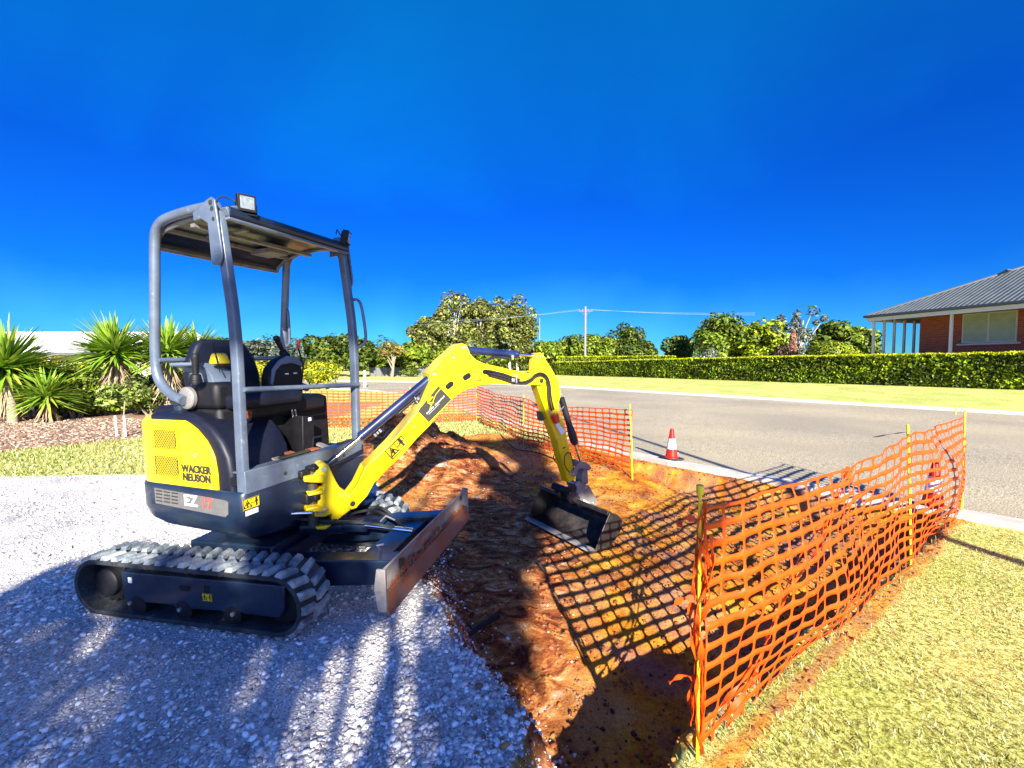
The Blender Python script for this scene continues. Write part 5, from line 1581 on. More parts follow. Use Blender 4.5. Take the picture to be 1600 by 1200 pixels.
x, y = px2(612, 46); tree('palm_tree', 'palm-like tree with orange dead fronds on the skyline left of the gum clump', 'palm', x, y, 4.0, 3.4, 'orange', 52, nl=10, per=150, leaf=.20, base=.4, trunk=.2)
x, y = px2(742, 70); shrub('shrub', 'low reddish shrub far behind the boom', 'shrub', x, y, 2.5, 6, 'mid', 58, leaf=.2)
# garden in front of the house
for (px, d, h, wd, kind, sd, lab, n_) in (
        (1292, 27, 2.45, 3.9, 'lime', 61, 'clipped round lime green bush behind the hedge, left of the verandah', 7200),
        (1180, 32, 2.3, 2.8, 'lime', 62, 'low lime green bush just behind the hedge, below the spreading trees', 2600),
        (1112, 36, 2.4, 2.6, 'grey', 63, 'silvery bush behind the hedge near the dark tree', 2200),
        (1218, 31, 2.6, 1.9, 'red', 64, 'dull red shrub behind the hedge left of the brown cone-shaped plant', 2200),
        (1258, 29, 2.3, 1.4, 'grey', 65, 'pale grey shrub behind the hedge beside the round lime bush', 1600),
        (1030, 52, 2.2, 2.6, 'red', 66, 'dark red shrub in the sky gap behind the hedge', 1500)):
    x, y = px2(px, d); shrub('shrub', lab, 'shrub', x, y, h, wd, kind, sd, n_=n_, leaf=.07 if d < 30 else .1, group='garden shrubs behind the hedge')
x, y = px2(1238, 30); z0 = gzf(x, y)
e = empty('cone_plant', (x, y, z0)); tag(e, 'narrow brown cone-shaped plant standing behind the hedge', 'plant')
r_ = np.random.default_rng(5); n_ = 1500; t = r_.random(n_) ** .8; a = r_.random(n_) * 6.283
P = np.stack([x + np.cos(a) * (.42 * (1 - t) + .06), y + np.sin(a) * (.42 * (1 - t) + .06), z0 + t * 3.2], 1)
vs, fs, c = leafcloud(P, np.stack([np.cos(a), np.sin(a), a * 0], 1), .10, [(.42, .20, .12), (.30, .13, .08), (.50, .28, .18)], seed=5)
link('foliage', npmesh('foliage', vs, fs, col=c), M['leaf'], e)
mb = MB(); mb.tube([(x, y, z0), (x, y, z0 + 3.0)], [.12, .03], 8); mb.build('trunk', M['bark'], e)

# hedges
def hedge(label, path, h, wd, seed, leaf=.07, dens=700, top='lime'):
    e = empty('hedge', (path[0][0], path[0][1], gzf(*path[0][:2]))); tag(e, label, 'hedge', 'clipped hedges along the far verge')
    r_ = np.random.default_rng(seed)
    P = []; N = []; Tp = []
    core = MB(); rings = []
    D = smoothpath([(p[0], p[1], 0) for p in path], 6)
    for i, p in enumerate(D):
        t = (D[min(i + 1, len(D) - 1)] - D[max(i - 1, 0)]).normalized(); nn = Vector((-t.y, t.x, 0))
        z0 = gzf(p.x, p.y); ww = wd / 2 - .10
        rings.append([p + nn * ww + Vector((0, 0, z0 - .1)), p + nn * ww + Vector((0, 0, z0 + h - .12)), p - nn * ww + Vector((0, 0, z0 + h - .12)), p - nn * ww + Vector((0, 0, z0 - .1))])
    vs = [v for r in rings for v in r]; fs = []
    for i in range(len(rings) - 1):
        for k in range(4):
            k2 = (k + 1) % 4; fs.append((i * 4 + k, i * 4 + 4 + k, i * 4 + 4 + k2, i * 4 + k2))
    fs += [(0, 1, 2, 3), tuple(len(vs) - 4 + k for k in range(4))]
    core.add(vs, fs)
    for i in range(len(D) - 1):
        a, b_ = D[i], D[i + 1]; L_ = (b_ - a).length; t = (b_ - a).normalized(); nn = np.array([-t.y, t.x, 0])
        for face in range(3):
            area = L_ * (h if face != 1 else wd); m_ = int(area * dens * (1 if face != 1 else 1.2))
            s_ = r_.random(m_); u = r_.random(m_)
            base = np.array([a.x, a.y, 0]) + s_[:, None] * np.array([t.x, t.y, 0]) * L_
            if face == 1:
                q = base + nn * ((u - .5) * wd)[:, None]; q[:, 2] = h + .05 * fbm(base[:, 0] * 1.5, base[:, 1] * 1.5 + u, 3) - .02 * r_.random(m_); nv = np.tile([0, 0, 1.], (m_, 1))
            else:
                sg = 1 if face == 0 else -1
                off = wd / 2 + .09 * fbm(s_ * L_ * 3 + i * 3.1, u * h * 4, 3) - .10 * r_.random(m_) ** 2
                q = base + nn * (sg * off)[:, None]; q[:, 2] = u * h; nv = np.tile(nn * sg, (m_, 1))
            P.append(q); N.append(nv); Tp.append(np.full(m_, face == 1))
    P = np.concatenate(P); N = np.concatenate(N)
    P[:, 2] += gz(P[:, 0], P[:, 1])
    vs, fs, c = leafcloud(P, N, leaf, GREENS['hedge'], upbias=.15, jit=.62, seed=seed, aspect=.65)
    tips = np.repeat(np.concatenate(Tp), 4); c[tips] = c[tips] * .5 + np.array([.32, .33, .0])    # yellower leaf colour on the clipped top
    link('foliage', npmesh('foliage', vs, fs, col=c), M['leaf'], e)
    core.build('hedge_shade_core', M['core'], e, smooth=False)  # near-black box standing in for the shade deep inside the foliage
hedge('long clipped hedge with yellow-green top along the far verge before the brick house', [(26.5, 5.5), (20.3, 17.2), (15.4, 25.6), (12.2, 32.3), (9.6, 38.8), (5.0, 48.6)], 1.42, 1.3, 71, leaf=.075, dens=420)
hedge('second lower-lit hedge behind the long hedge, in front of the utility pole', [(5.2, 50.2), (9.5, 49.5), (17.0, 45.0)], 2.0, 1.2, 72, leaf=.11, dens=150)

# yuccas
def yucca(x, y, heads, label, seed, trunk=None):
    e = empty('yucca', (x, y, 0)); tag(e, label, 'yucca', 'spiky yuccas in the left garden bed')
    r_ = random.Random(seed)
    gv = []; gf = []; gc = []; dv = []; df = []; dc = []
    def leafb(V_, F_, C_, base, dir_, L_, w_, droop, col):
        side = dir_.cross(Vector((0, 0, 1))); side = side.normalized() if side.length > .01 else Vector((1, 0, 0))
        n_ = 4; b0 = len(V_)
        for i in range(n_ + 1):
            t = i / n_; p = base + dir_ * L_ * t + Vector((0, 0, -droop * L_ * t * t)); ww = w_ * (1 - t) ** .7 * (.7 + .6 * min(1, t * 4)) + .001
            V_ += [tuple(p - side * ww), tuple(p + Vector((0, 0, -ww * .5))), tuple(p + side * ww)]; C_ += [col] * 3
        for i in range(n_):
            for k in (0, 1): F_.append((b0 + i * 3 + k, b0 + i * 3 + k + 1, b0 + i * 3 + k + 4, b0 + i * 3 + k + 3))
    mb = MB()
    for (hx, hy, hz_, rad, nleaf, dead) in heads:
        c = Vector((hx, hy, hz_))
        for k in range(nleaf):
            a = r_.uniform(0, 6.283); el = math.asin(r_.uniform(-.45, 1)); d = Vector((math.cos(a) * math.cos(el), math.sin(a) * math.cos(el), math.sin(el)))
            g = r_.uniform(.6, 1.3); col = (.16 * g, .30 * g, .02 * g) if r_.random() < .65 else (.36 * g, .46 * g, .06 * g)
            leafb(gv, gf, gc, c + d * .05 + Vector((0, 0, r_.uniform(-.1, .1))), d, rad * r_.uniform(.75, 1.1), .030 * rad + .006, r_.uniform(.02, .22), col)
        for k in range(dead):
            a = r_.uniform(0, 6.283); d = Vector((math.cos(a) * .55, math.sin(a) * .55, -1)).normalized(); g = r_.uniform(.6, 1.2)
            leafb(dv, df, dc, c + Vector((0, 0, -r_.uniform(.05, .55) * rad)), d, rad * r_.uniform(.5, .85), .022 * rad + .004, r_.uniform(-.25, .1), (.95 * g, .95 * g, .95 * g))
        mb.tube(smoothpath([(x, y, -.1), ((x + hx) / 2, (y + hy) / 2 + .05, hz_ * .45), (hx, hy, hz_)], 4), [.11 - .004 * i for i in range(9)], 10)
    link('leaves', npmesh('leaves', gv, gf, col=np.array(gc)), M['leaf'], e)
    if dv: link('dead_leaves', npmesh('dead_leaves', dv, df, col=np.array(dc)), M['brownleaf'], e)
    mb.build('trunk', M['bark'], e)
def hd(px, py, d, rad, n_, dead): q = at(px, py, d); return (q.x, q.y, q.z, rad, n_, dead)
q = gnd(20, 660); yucca(q.x, q.y, [hd(8, 575, 11.0, 1.30, 480, 200)], 'big spiky yucca cut by the left edge of the photo', 81)
q = gnd(75, 655); yucca(q.x, q.y, [hd(72, 620, 10.8, .80, 260, 90)], 'low pale yucca sprouting at the foot of the big left yucca', 82)
q = gnd(232, 645); yucca(q.x, q.y, [hd(180, 552, 11.2, 1.08, 420, 170)], 'yucca with a leaning bare trunk left of the rear canopy post', 83)
q = gnd(262, 650); yucca(q.x, q.y, [hd(262, 552, 12.0, 1.12, 420, 220), ], 'yucca with a skirt of dead leaves seen behind the rear canopy post', 84)
q = gnd(300, 640); yucca(q.x, q.y, [hd(308, 552, 13.0, .95, 300, 140)], 'rightmost yucca, its spikes showing left of the seat back', 85)
# garden shrubs left
for (px, d, h, wd, sd, kind, lab, n_) in (
        (60, 13.0, 1.80, 3.6, 91, 'yel', 'yellow-green hedge bush between the big left yucca and the white roof', 6000),
        (118, 12.6, 1.80, 3.4, 92, 'yel', 'yellow-green bush left of the leaning yucca', 6000),
        (12, 11.9, 1.25, 2.2, 191, 'dark', 'dark leafy bush under the big left yucca', 3600),
        (118, 11.7, 1.1, 2.0, 192, 'dark', 'low dark bush filling the gap right of the low pale yucca', 3600),
        (240, 12.2, 1.1, 2.0, 193, 'dark', 'low dark bush at the foot of the yucca with the skirt of dead leaves', 3000),
        (165, 12.4, 1.6, 2.4, 93, 'mid', 'dark green leafy bush under the leaning yucca', 4500),
        (225, 13.0, 1.6, 2.8, 94, 'yel', 'yellow bush behind the rear canopy post', 4200),
        (290, 14.0, 1.40, 3.0, 95, 'mid', 'green bush seen through the canopy frame below the rear rail', 3600),
        (345, 24.0, 1.7, 6.0, 96, 'yel', 'yellow bush seen behind the seat of the digger', 3600),
        (415, 25.0, 1.8, 4.4, 97, 'yel', 'yellow hedge bush seen between the seat and the left console', 3200),
        (497, 25.0, 1.95, 3.0, 98, 'yel', 'bright yellow-green bush between the left console and the far front post', 4200),
        (640, 48.0, 1.0, 3.0, 99, 'dark', 'low dark bush in front of the grey fence', 1200)):
    x, y = px2(px, d); shrub('garden_bush', lab, 'bush', x, y, h, wd, kind, sd, n_=n_, leaf=.055 if d < 15 else .085, group='bushes of the left garden', nl=12)
# young tree with white guard tubes
q = gnd(192, 682); e = empty('young_tree', (q.x, q.y, 0)); tag(e, 'small young tree with pale leaves tied between two white stakes on the mulch', 'tree')
L = lobes((q.x, q.y + .1, .82), (.50, .45, .34), 14, 101, 1, .8, (.25, .42)); P, N = lobepoints(L, 90, 101, .3)
vs, fs, c = leafcloud(P, N, .045, [(.34, .46, .08), (.55, .62, .18), (.16, .26, .03)], seed=101)
link('crown', npmesh('crown', vs, fs, col=c), M['leaf'], e)
mb = MB(); mb.tube([(q.x, q.y, -.05), (q.x, q.y + .05, .5), (q.x, q.y + .1, .95)], [.014, .011, .005], 6); mb.build('trunk', M['bark'], e)
for dx in (-.12, .06):
    mb = MB(); mb.tube([(q.x + dx, q.y, -.05), (q.x + dx - .02, q.y, .42)], .018, 8); mb.build('support_stake', M['pvc'], e)

# ================================================================ BUILDINGS, FENCE, POLES
# brick house on the right
def hp_(px, d, z): r = ray(px, 568); k = d / r.y; return Vector((r.x * k, d, z))
zE = 4.22
A_ = hp_(1357, 25.1, zE); B_ = hp_(1600, 19.0, zE)
dirf = (B_ - A_); dirf.z = 0; dirf.normalize()
back = Vector((dirf.y, -dirf.x, 0));  back = back if back.y > 0 else -back
yaw = math.atan2(dirf.y, dirf.x)
HM = Matrix.Translation((A_.x, A_.y, 0)) @ Matrix.Rotation(yaw, 4, 'Z')      # x along the front eave, y to the back
hb = empty('brick_house', (A_.x, A_.y, gzf(A_.x, A_.y))); tag(hb, 'red brick house with a grey corrugated roof and white-posted verandah on the right', 'house')
Lh, Dh, zF_ = 20.0, 13.0, 1.55
mb = MB(HM); mb.box((Lh / 2, Dh / 2, zF_ - .75), (Lh + .1, Dh + .1, 1.5)); mb.build('plinth', M['brick'], hb)
iy = 2.2; ix = PL(HM, 1, iy, [(1437, 520)])[0][0]
mb = MB(HM); mb.box(((ix + Lh) / 2, (iy + Dh) / 2, (zF_ + zE) / 2 - .03), (Lh - ix, Dh - iy, zE - zF_ - .06)); mb.build('wall', M['brick'], hb)
# roof hip
ov = .45; rh = 3.25
mb = MB(HM)
x0, x1, y0, y1 = -ov * .3, Lh + ov, -ov * .3, Dh + ov
mb.add([(x0, y0, zE), (x1, y0, zE), (x1, y1, zE), (x0, y1, zE), (x0 + 6.6, (y0 + y1) / 2, zE + rh), (x1 - 6.6, (y0 + y1) / 2, zE + rh),
        (x0, y0, zE - .05), (x1, y0, zE - .05), (x1, y1, zE - .05), (x0, y1, zE - .05)],
       [(0, 1, 5, 4), (1, 2, 5), (2, 3, 4, 5), (3, 0, 4), (0, 6, 7, 1), (1, 7, 8, 2), (2, 8, 9, 3), (3, 9, 6, 0), (6, 9, 8, 7)])
roof = mb.build('roof', M['roofiron'], hb, smooth=False)
# corrugation ribs on the front and the left slope
mb = MB(HM); yr = (y0 + y1) / 2
k = 0
xx = x0 + .1
while xx < x1 - .1:
    # front slope: height limited by the hips
    tmax = min(1, (xx - x0) / 6.6, (x1 - xx) / 6.6)
    mb.tube([(xx, y0 - .01, zE + .02), (xx, y0 + (yr - y0) * tmax, zE + rh * tmax + .015)], .035, 4, caps=False); xx += .21
yy = y0 + .1
while yy < y1 - .1:
    tmax = min((yy - y0) / (yr - y0), (y1 - yy) / (y1 - yr), 1)
    mb.tube([(x0 - .01, yy, zE + .02), (x0 + 6.6 * tmax, yy, zE + rh * tmax + .015)], .035, 4, caps=False); yy += .21
mb.build('roof_ribs', M['roofiron'], roof)
mb = MB(HM)
mb.tube([(x0, y0, zE + .04), (x0 + 6.6, yr, zE + rh + .05)], .07, 8); mb.tube([(x1, y0, zE + .04), (x1 - 6.6, yr, zE + rh + .05)], .07, 8); mb.tube([(x0 + 6.6, yr, zE + rh + .05), (x1 - 6.6, yr, zE + rh + .05)], .07, 8)
mb.build('ridge_cap', M['fascia'], roof)
mb = MB(HM); mb.box((3.6, 3.9, zE + 1.87), (.9, .5, .08), ry=-.5, rx=0); mb.build('solar_panel', M['fascia'], roof)
mb = MB(HM); mb.box(((x0 + x1) / 2, y0 - .06, zE - .02), (x1 - x0 + .2, .12, .13)); mb.box((x0 - .06, (y0 + y1) / 2, zE - .02), (.12, y1 - y0, .13)); mb.build('gutter', M['fascia'], hb, bevel=.02)
mb = MB(HM); mb.box(((x0 + x1) / 2, y0 + .06, zE - .20), (x1 - x0 - .1, .08, .20)); mb.box((x0 + .06, (y0 + y1) / 2, zE - .20), (.08, y1 - y0 - .1, .20)); mb.build('fascia', M['cream'], hb)
mb = MB(HM); mb.box((Lh / 2, iy / 2 + .1, zE - .12), (Lh - .3, iy, .03)); mb.box((ix / 2 + .1, Dh / 2, zE - .125), (ix, Dh - .4, .03)); mb.build('soffit', M['soffit'], hb)
for (xx, yy) in [(.12, .14), (PL(HM, 1, .14, [(1487, 500)])[0][0], .14), (13.5, .14)] + [(.12, .14 + .85 * k) for k in range(1, 7)]:
    mb = MB(HM); mb.box((xx, yy, (zF_ + zE) / 2 - .06), (.11, .11, zE - zF_ - .2)); mb.build('verandah_post', M['cream'], hb, bevel=.01)
# window with blind, on the front wall
wx0, wx1, wz0, wz1 = None, None, None, None
ww = PL(HM, 1, iy, [(1505, 535), (1589, 486)])
(wx0, wz0), (wx1, wz1) = ww
mb = MB(HM)
for (a, b_, c_, d__) in ((wx0, wx1, wz1, wz1 + .05), (wx0, wx1, wz0 - .05, wz0), (wx0 - .05, wx0, wz0 - .05, wz1 + .05), (wx1, wx1 + .05, wz0 - .05, wz1 + .05), ((wx0 + wx1) / 2 - .03, (wx0 + wx1) / 2 + .03, wz0, wz1)):
    mb.box(((a + b_) / 2, iy - .02, (c_ + d__) / 2), (b_ - a, .07, d__ - c_))
win = mb.build('window', M['cream'], hb, smooth=False)
mb = MB(HM); mb.box(((wx0 + wx1) / 2, iy - .006, (wz0 + wz1) / 2), (wx1 - wx0, .02, wz1 - wz0)); mb.build('window_blind', M['blind'], win)
mb = MB(HM); mb.box(((wx0 + wx1) / 2, iy - .08, wz0 - .12), (wx1 - wx0 + .4, .16, .09)); mb.build('window_sill', M['cream'], win, bevel=.01)
# side yard fence of the house (dark)
mb = MB(HM); 
fe = []
for k in range(12): mb.box((-1.0 + 0 * k, 8 + 1.0 * k, zF_ + .55), (.05, .96, 1.9))
tag(mb.build('side_fence', M['fencegrey']), 'dark paling fence beside the verandah of the brick house', 'fence')

# white-roofed house far left
lh = empty('white_roofed_house', (-26, 26, 0)); tag(lh, 'low pale house with a long white roof behind the left garden', 'house')
a0 = at(-120, 551, 25); a1 = at(240, 551, 25); a2 = at(55, 519, 29); a3 = at(225, 517, 29)
zl = a0.z; zr = at(100, 518.5, 29).z
mb = MB()
mb.add([(a0.x, 25, zl), (a1.x, 25, zl), (a1.x - .5, 29, zr), (a0.x, 29, zr), (a1.x - .2, 33, zl), (a0.x, 33, zl), (a0.x, 25, zl - .12), (a1.x, 25, zl - .12), (a1.x - .2, 33, zl - .12), (a0.x, 33, zl - .12)],
       [(0, 1, 2, 3), (3, 2, 4, 5), (1, 4, 2), (0, 3, 5), (0, 6, 7, 1), (1, 7, 8, 4), (4, 8, 9, 5), (5, 9, 6, 0), (6, 9, 8, 7)])
mb.build('roof', M['whiteroof'], lh, smooth=False)
mb = MB(); mb.box(((a0.x + a1.x) / 2, 29, zl / 2 - .08), (a1.x - a0.x - 1.2, 6.4, zl - .1)); mb.build('wall', M['soffit'], lh)
mb = MB(); mb.box(((a0.x + a1.x) / 2, 24.95, zl - .06), (a1.x - a0.x, .1, .16)); mb.build('gutter', M['fencegrey'], lh)
for px in (40, 78, 200):
    q = at(px, 560, 25.2); mb = MB(); mb.box((q.x, 25.2, zl / 2 - .1), (.14, .14, zl)); mb.build('verandah_post', M['cream'], lh)

# grey far fence with panels
fe = empty('far_fence', (-15, 50, 0)); tag(fe, 'long low grey panel fence far behind the boom', 'fence')
f0 = at(578, 587, 49); f1 = at(662, 587, 51)
n_ = 9
for k in range(n_ + 6):
    a = f0.lerp(f1, k / n_); b_ = f0.lerp(f1, (k + 1) / n_)
    mb = MB(); mb.prism([(a.x + .02, 0), (b_.x - .02, 0), (b_.x - .02, 1.02), (a.x + .02, 1.02)], a.y, a.y + .05, ax=1)
    mb.build('fence_panel', M['fencegrey'], fe, smooth=False)
    mb = MB(); mb.box((a.x, a.y - .03, .55), (.07, .07, 1.1)); mb.build('fence_post', M['fencegrey'], fe, smooth=False)

# bollard
q = gnd(570, 606); mb = MB(); mb.lathe([(.085, 0), (.085, 1.0), (.07, 1.04), (.02, 1.06)], (q.x, q.y, 0), 16); tag(mb.build('white_bollard', M['pvc']), 'short white service post on the verge right of the far front post', 'post')

# utility poles and wires
def utility(px, d, ztop, r_, label, arms=True, z0=0):
    b0 = at(px, 568, d); e = empty('utility_pole', (b0.x, b0.y, z0)); tag(e, label, 'utility pole')
    mb = MB(); mb.tube([(b0.x, b0.y, z0 - .2), (b0.x, b0.y, ztop)], [r_, r_ * .7], 12); mb.build('pole', M['polewhite'], e)
    if arms:
        mb = MB(); mb.box((b0.x, b0.y, ztop - .55), (1.7, .10, .10)); mb.tube([(b0.x - .6, b0.y, ztop - .55), (b0.x, b0.y, ztop - 1.1), (b0.x + .6, b0.y, ztop - .55)], .03, 6); mb.build('cross_arm', M['fencegrey'], e)
        for k in (-.75, -.35, .35, .75):
            mb = MB(); mb.lathe([(.05, 0), (.07, .05), (.04, .09), (.06, .13), (.03, .18)], (b0.x + k, b0.y, ztop - .5), 10); mb.build('insulator', M['polewhite'], e)
    return b0
zt = at(912, 479, 52).z
pb_ = utility(914, 52, zt, .17, 'white utility pole with a cross-arm rising behind the hedge')
zt2 = at(842, 497, 66).z
utility(843, 66, zt2, .09, 'thin distant pole beside the right edge of the gum clump', arms=False)
def wire(p, q, sagv, label, rr=.014):
    P = [Vector(p).lerp(Vector(q), t) - Vector((0, 0, sagv * 4 * t * (1 - t))) for t in np.linspace(0, 1, 14)]
    mb = MB(); mb.tube(P, rr, 5); tag(mb.build('overhead_wire', M['wire']), label, 'wire', 'overhead wires on the utility pole')
for k, lab in ((-.75, 'overhead wire running left from the near end of the pole cross-arm to the gum clump'), (.35, 'overhead wire running left from the middle of the pole cross-arm')):
    p = (pb_.x + k, pb_.y, zt - .35); q = at(640 if k < 0 else 660, 508 if k < 0 else 503, 58); wire(p, tuple(q), .25, lab)
for k, lab in ((-.35, 'upper overhead wire running right from the pole towards the lime trees'), (.75, 'lower overhead wire running right from the pole towards the lime trees')):
    p = (pb_.x + k, pb_.y, zt - .35); q = at(1180, 489 if k < 0 else 492, 60); wire(p, tuple(q), .2, lab)

# street light pole behind the viewer whose shadow crosses the road, and the shade tree over the gravel
mb = MB(); sp_ = empty('street_light', (5.25, -2.6, 0)); tag(sp_, 'tall slim street light pole behind the viewer on the right lawn', 'street light')
mb.tube([(5.25, -2.6, -.2), (5.25, -2.6, 8.2)], [.065, .045], 12); mb.build('pole', M['polewhite'], sp_)
mb = MB(); mb.box((5.25, -2.2, 8.25), (.18, .9, .10)); mb.build('lamp_head', M['fencegrey'], sp_, bevel=.02)
e = empty('shade_tree', (1.6, -7.4, 0)); tag(e, 'leafy shade tree behind the viewer casting dappled shade on the gravel', 'tree')
TEL = math.tan(SUN_EL); r_ = random.Random(77); L = []
BLOBS = [(-3.5, 1.2, .5), (-2.7, 1.0, .5), (-1.9, .9, .5), (-1.1, .9, .45), (-.15, 1.0, .42), (-3.2, 2.0, .45), (-2.4, 1.8, .5), (-1.5, 1.8, .5), (-.05, 1.9, .36),
         (-2.9, 2.8, .42), (-2.0, 2.7, .42), (-1.2, 2.6, .42), (-.10, 2.7, .34), (-.65, 3.4, .34), (-.02, 3.5, .36), (.12, 4.2, .40), (-.35, 4.3, .32), (.25, 5.0, .36), (-.1, 5.5, .34), (-3.9, .3, .6), (-1.5, .1, .6),
         (-4.6, 1.6, .45), (-4.3, 2.5, .35), (-1.5, 3.4, .3), (-2.2, 7.3, .5), (-1.6, 7.8, .5), (-.95, 7.7, .42), (-.4, 7.5, .36), (-2.4, 6.1, .34), (.40, 5.8, .36), (.25, 6.8, .40), (.1, 7.6, .4), (-1.8, 6.9, .3), (.45, 4.9, .3), (-2.5, 8.2, .5)]
for gx_, gy_, rr_ in BLOBS:
    z_ = 3.9 + .42 * gy_ + r_.uniform(-.25, .25); k_ = z_ / TEL
    L.append((np.array([gx_ + SUN_D.x * k_, gy_ + SUN_D.y * k_, z_]), np.array([rr_, rr_ * .9, rr_ * .62])))
P, N = lobepoints(L, 520, 78, .1)
vs, fs, c = leafcloud(P, N, .075, GREENS['mid'], seed=79)
link('crown', npmesh('crown', vs, fs, col=c), M['leaf'], e)
mb = MB(); top = Vector((1.3, -7.4, 4.2)); mb.tube([(1.6, -7.6, -.2), (1.5, -7.5, 1.8), top], [.2, .16, .10], 10)
for c_, rd in L: mb.tube([(1.5, -7.5, 1.9), top.lerp(Vector(c_), .4), tuple(c_)], [.05, .03, .01], 5)
mb.build('trunk', M['bark'], e)

# ================================================================ GRAVEL, CLODS, GRASS
ICO_V = []; 
def ico():
    t = (1 + 5 ** .5) / 2
    v = np.array([(-1, t, 0), (1, t, 0), (-1, -t, 0), (1, -t, 0), (0, -1, t), (0, 1, t), (0, -1, -t), (0, 1, -t), (t, 0, -1), (t, 0, 1), (-t, 0, -1), (-t, 0, 1)], float)
    v /= np.linalg.norm(v[0])
    f = np.array([(0, 11, 5), (0, 5, 1), (0, 1, 7), (0, 7, 10), (0, 10, 11), (1, 5, 9), (5, 11, 4), (11, 10, 2), (10, 7, 6), (7, 1, 8), (3, 9, 4), (3, 4, 2), (3, 2, 6), (3, 6, 8), (3, 8, 9), (4, 9, 5), (2, 4, 11), (6, 2, 10), (8, 6, 7), (9, 8, 1)])
    return v, f
IV, IF = ico()
def stones(name, label, cat, P, size, cols, seed, flat=.55, sink=.25, rough_=.7):
    r_ = np.random.default_rng(seed); n_ = len(P)
    v = IV[None] * (1 + rough_ * (r_.random((n_, 12, 1)) - .5)) 
    sc = size[:, None] * np.stack([.7 + .6 * r_.random(n_), .6 + .5 * r_.random(n_), flat * (.7 + .6 * r_.random(n_))], 1)
    v = v * sc[:, None, :]
    a = r_.random(n_) * 6.283; ca, sa = np.cos(a)[:, None], np.sin(a)[:, None]
    tl = (r_.random(n_) - .5)[:, None] * .8
    x, y, z = v[..., 0], v[..., 1], v[..., 2]
    z2 = z + x * tl * .6
    vx = x * ca - y * sa; vy = x * sa + y * ca
    zz = gz(P[:, 0], P[:, 1])
    V_ = np.stack([vx + P[:, :1], vy + P[:, 1:2], z2 + (zz + size * flat * (1 - 2 * sink) * .5)[:, None]], -1).reshape(-1, 3)
    F_ = (IF[None] + (np.arange(n_) * 12)[:, None, None]).reshape(-1, 3)
    c = np.array(cols)[r_.integers(0, len(cols), n_)] * (.7 + .6 * r_.random(n_))[:, None]
    o = link(name, npmesh(name, V_, F_, col=np.repeat(c, 12, 0)), M['stones'])
    tag(o, label, cat, kind='stuff'); return o
def scatter(n_, x0, x1, y0, y1, seed, pw=1.0):
    r_ = np.random.default_rng(seed); return np.stack([x0 + (x1 - x0) * r_.random(n_), y0 + (y1 - y0) * r_.random(n_) ** pw], 1)
P = np.concatenate([scatter(60000, -7.5, .6, .8, 5.7, 201, 1.3), scatter(50000, -3.2, .6, 1.0, 3.4, 204, 1.2)])
m_ = masks(P[:, 0], P[:, 1]); cl = fbm(P[:, 0] * 1.4 + 3, P[:, 1] * 1.4, 4)
r_ = np.random.default_rng(5)
k = (m_[:, 0] > .5) & (r_.random(len(P)) < .25 + 1.2 * sstep(-.1, .4, cl)) & (np.abs(P[:, 0]) < 1.35 * P[:, 1] + .6)
P = P[k]; size = .0030 + .014 * np.random.default_rng(6).random(len(P)) ** 4.5 + .0009 * P[:, 1]
tt_ = np.random.default_rng(61); kk_ = tt_.random(3200); sp2 = np.stack([np.interp(kk_, [0, .25, .5, .75, 1], [-.02, .03, -.30, -.62, -.95]), np.interp(kk_, [0, .25, .5, .75, 1], [1.1, 1.76, 2.25, 2.9, 3.9])], 1) + tt_.normal(size=(3200, 2)) * .10 + np.abs(tt_.normal(size=(3200, 1))) * np.array([[.09, .05]])
P = np.concatenate([P, sp2]); size = np.concatenate([size, .003 + .012 * tt_.random(3200) ** 4])
stones('gravel', 'loose pale crushed stones over the gravel pad', 'gravel', P, size, [(.66, .65, .63), (.80, .78, .75), (.46, .45, .45), (.86, .84, .81), (.30, .28, .28), (.56, .50, .45)], 7)
P = scatter(70000, -2.8, 4.4, 1.0, 8.6, 202, 1.1)
m_ = masks(P[:, 0], P[:, 1]); k = m_[:, 1] > .6
P = P[k]; r_ = np.random.default_rng(8); size = .0028 + .015 * r_.random(len(P)) ** 6
stones('soil_clods', 'crumbs and clods of red soil on the trench floor and mound', 'soil clods', P, size, [(.30, .09, .015), (.18, .04, .012), (.32, .12, .02), (.22, .09, .05), (.10, .02, .008)], 9, flat=.7)
P = scatter(700, -2.6, .6, 1.2, 7.5, 203, .7)
m_ = masks(P[:, 0], P[:, 1]); k = m_[:, 1] > .6; P = P[k]; r_ = np.random.default_rng(10)
stones('white_pebbles', 'scattered white pebbles in the red soil', 'pebbles', P, .004 + .009 * r_.random(len(P)) ** 3, [(.50, .44, .38), (.62, .56, .50)], 11)
# larger lumps on the trench edges
P = np.concatenate([np.stack([np.linspace(.72, 4.2, 260), np.interp(np.linspace(.72, 4.2, 260), [.62, 2.8, 4.2], [1.60, 3.08, 4.12])], 1) + np.random.default_rng(12).normal(size=(260, 2)) * .045,
                    np.stack([np.interp(np.linspace(0, 1, 200), [0, .5, 1], [.05, -.35, -1.0]), np.linspace(1.3, 4.2, 200)], 1) + np.random.default_rng(13).normal(size=(200, 2)) * .07])
stones('edge_clods', 'lumps of dirt crumbling along the trench edges', 'soil clods', P, .005 + .020 * np.random.default_rng(14).random(len(P)) ** 4, [(.24, .13, .07), (.32, .14, .05), (.20, .14, .10)], 15, flat=.7)

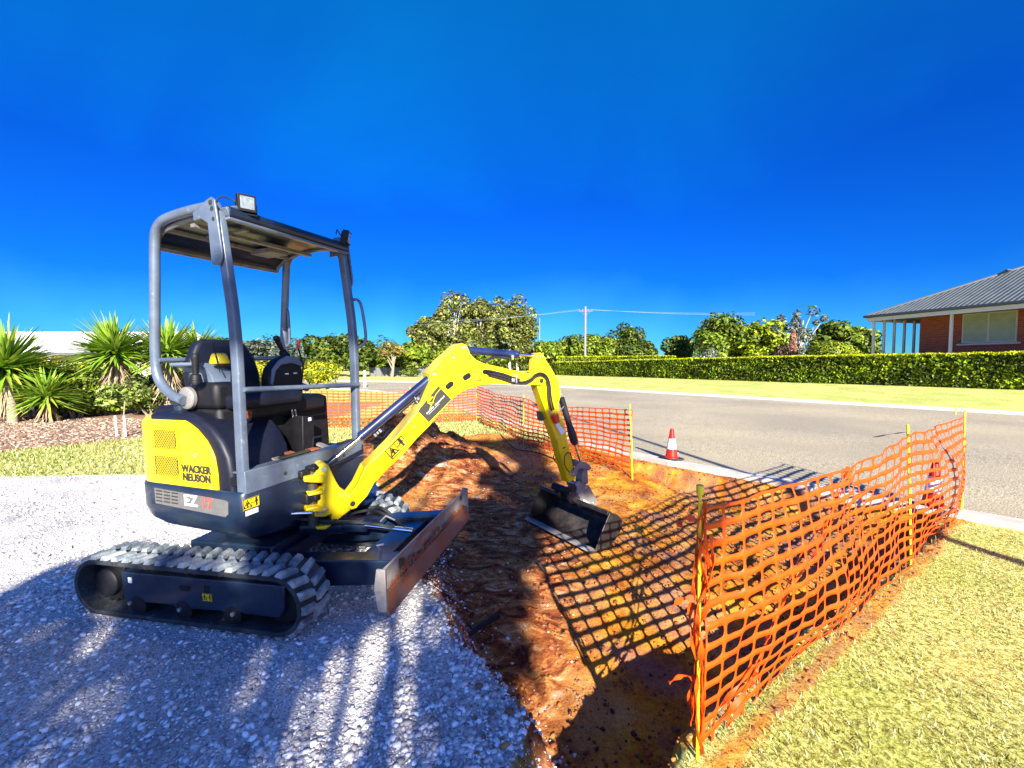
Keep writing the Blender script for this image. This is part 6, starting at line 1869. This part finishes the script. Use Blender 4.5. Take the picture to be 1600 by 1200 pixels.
P = scatter(16000, -13, -4.4, 6.8, 11.5, 211, 1.2); m_ = masks(P[:, 0], P[:, 1]); P = P[m_[:, 2] > .5]
stones('mulch', 'brown bark mulch of the left garden bed', 'mulch', P, .012 + .03 * np.random.default_rng(31).random(len(P)) ** 2, [(.34, .22, .15), (.20, .12, .08), (.50, .38, .28), (.10, .06, .04)], 32, flat=.35)
def grass(name, label, P, Lg, cols, seed, wd=.0022, lean=.9):
    r_ = np.random.default_rng(seed); n_ = len(P)
    a = r_.random(n_) * 6.283; el = .25 + 1.0 * r_.random(n_)
    L_ = Lg * (.5 + r_.random(n_))
    d = np.stack([np.cos(a) * np.cos(el), np.sin(a) * np.cos(el), np.sin(el)], 1)
    s_ = np.stack([-np.sin(a), np.cos(a), np.zeros(n_)], 1) * (wd * (.6 + .8 * r_.random(n_)))[:, None]
    b0 = np.stack([P[:, 0], P[:, 1], gz(P[:, 0], P[:, 1]) - .003], 1)
    mid = b0 + d * (L_ * .6)[:, None]; tip = b0 + d * L_[:, None] - np.array([0, 0, 1]) * (L_ * .15)[:, None]
    V_ = np.stack([b0 - s_, b0 + s_, mid + s_ * .8, mid - s_ * .8, tip], 1).reshape(-1, 3)
    o4 = np.arange(n_)[:, None] * 5
    F_ = np.concatenate([o4 + np.array([0, 1, 2]), o4 + np.array([0, 2, 3]), o4 + np.array([3, 2, 4])])
    c = np.array(cols)[r_.integers(0, len(cols), n_)] * (.35 + .85 * r_.random(n_))[:, None]
    o = link(name, npmesh(name, V_, F_, col=np.repeat(c, 5, 0)), M['blade']); tag(o, label, 'grass', kind='stuff'); return o
GC = [(.54, .58, .16), (.76, .73, .32), (.26, .36, .06), (.90, .84, .50), (.09, .10, .02), (.66, .60, .16)]
P = scatter(330000, .5, 9.5, .9, 6.5, 301, 1.6)
kx = polyd(P[:, 0], P[:, 1], NEARK)
m_ = masks(P[:, 0], P[:, 1]); r_ = np.random.default_rng(3)
left_of_kerb = (P[:, 1] < np.interp(P[:, 0], [1.7, 3.3, 4.95, 6.2, 7.4, 8.6], [7.4, 5.55, 3.75, 2.05, -.5, -6]) - .62)
meshy = np.interp(P[:, 0], [.5, .69, 2.87, 4.4], [1.42, 1.53, 3.0, 4.1])
k = (m_[:, 1] < .5) & left_of_kerb & (P[:, 1] < meshy + .04) & (P[:, 0] < 1.32 * P[:, 1] + .4) & (r_.random(len(P)) < .25 + 1.1 * sstep(-.35, .25, fbm(P[:, 0] * 4, P[:, 1] * 4, 3)))
grass('lawn_grass', 'dry yellow-green lawn grass right of the foreground mesh', P[k], .024, GC, 302, wd=.0016)
# long tufts on the trench rim and verge weeds
P = np.stack([np.linspace(.75, 4.3, 700), np.interp(np.linspace(.75, 4.3, 700), [.62, 2.8, 4.3], [1.52, 2.98, 4.1])], 1) + np.random.default_rng(21).normal(size=(700, 2)) * .045
grass('rim_grass', 'dry grass tufts hanging on the trench rim under the foreground mesh', P, .05, [(.50, .42, .20), (.38, .32, .12)], 303, wd=.0016)
P = scatter(60000, -8.5, 1.2, 5.4, 11.5, 305, 1.0); m_ = masks(P[:, 0], P[:, 1]); k = (m_[:, :3].sum(1) < .5)
grass('back_grass', 'patchy yellow-green grass behind the gravel pad', P[k], .05, GC, 306, wd=.005)
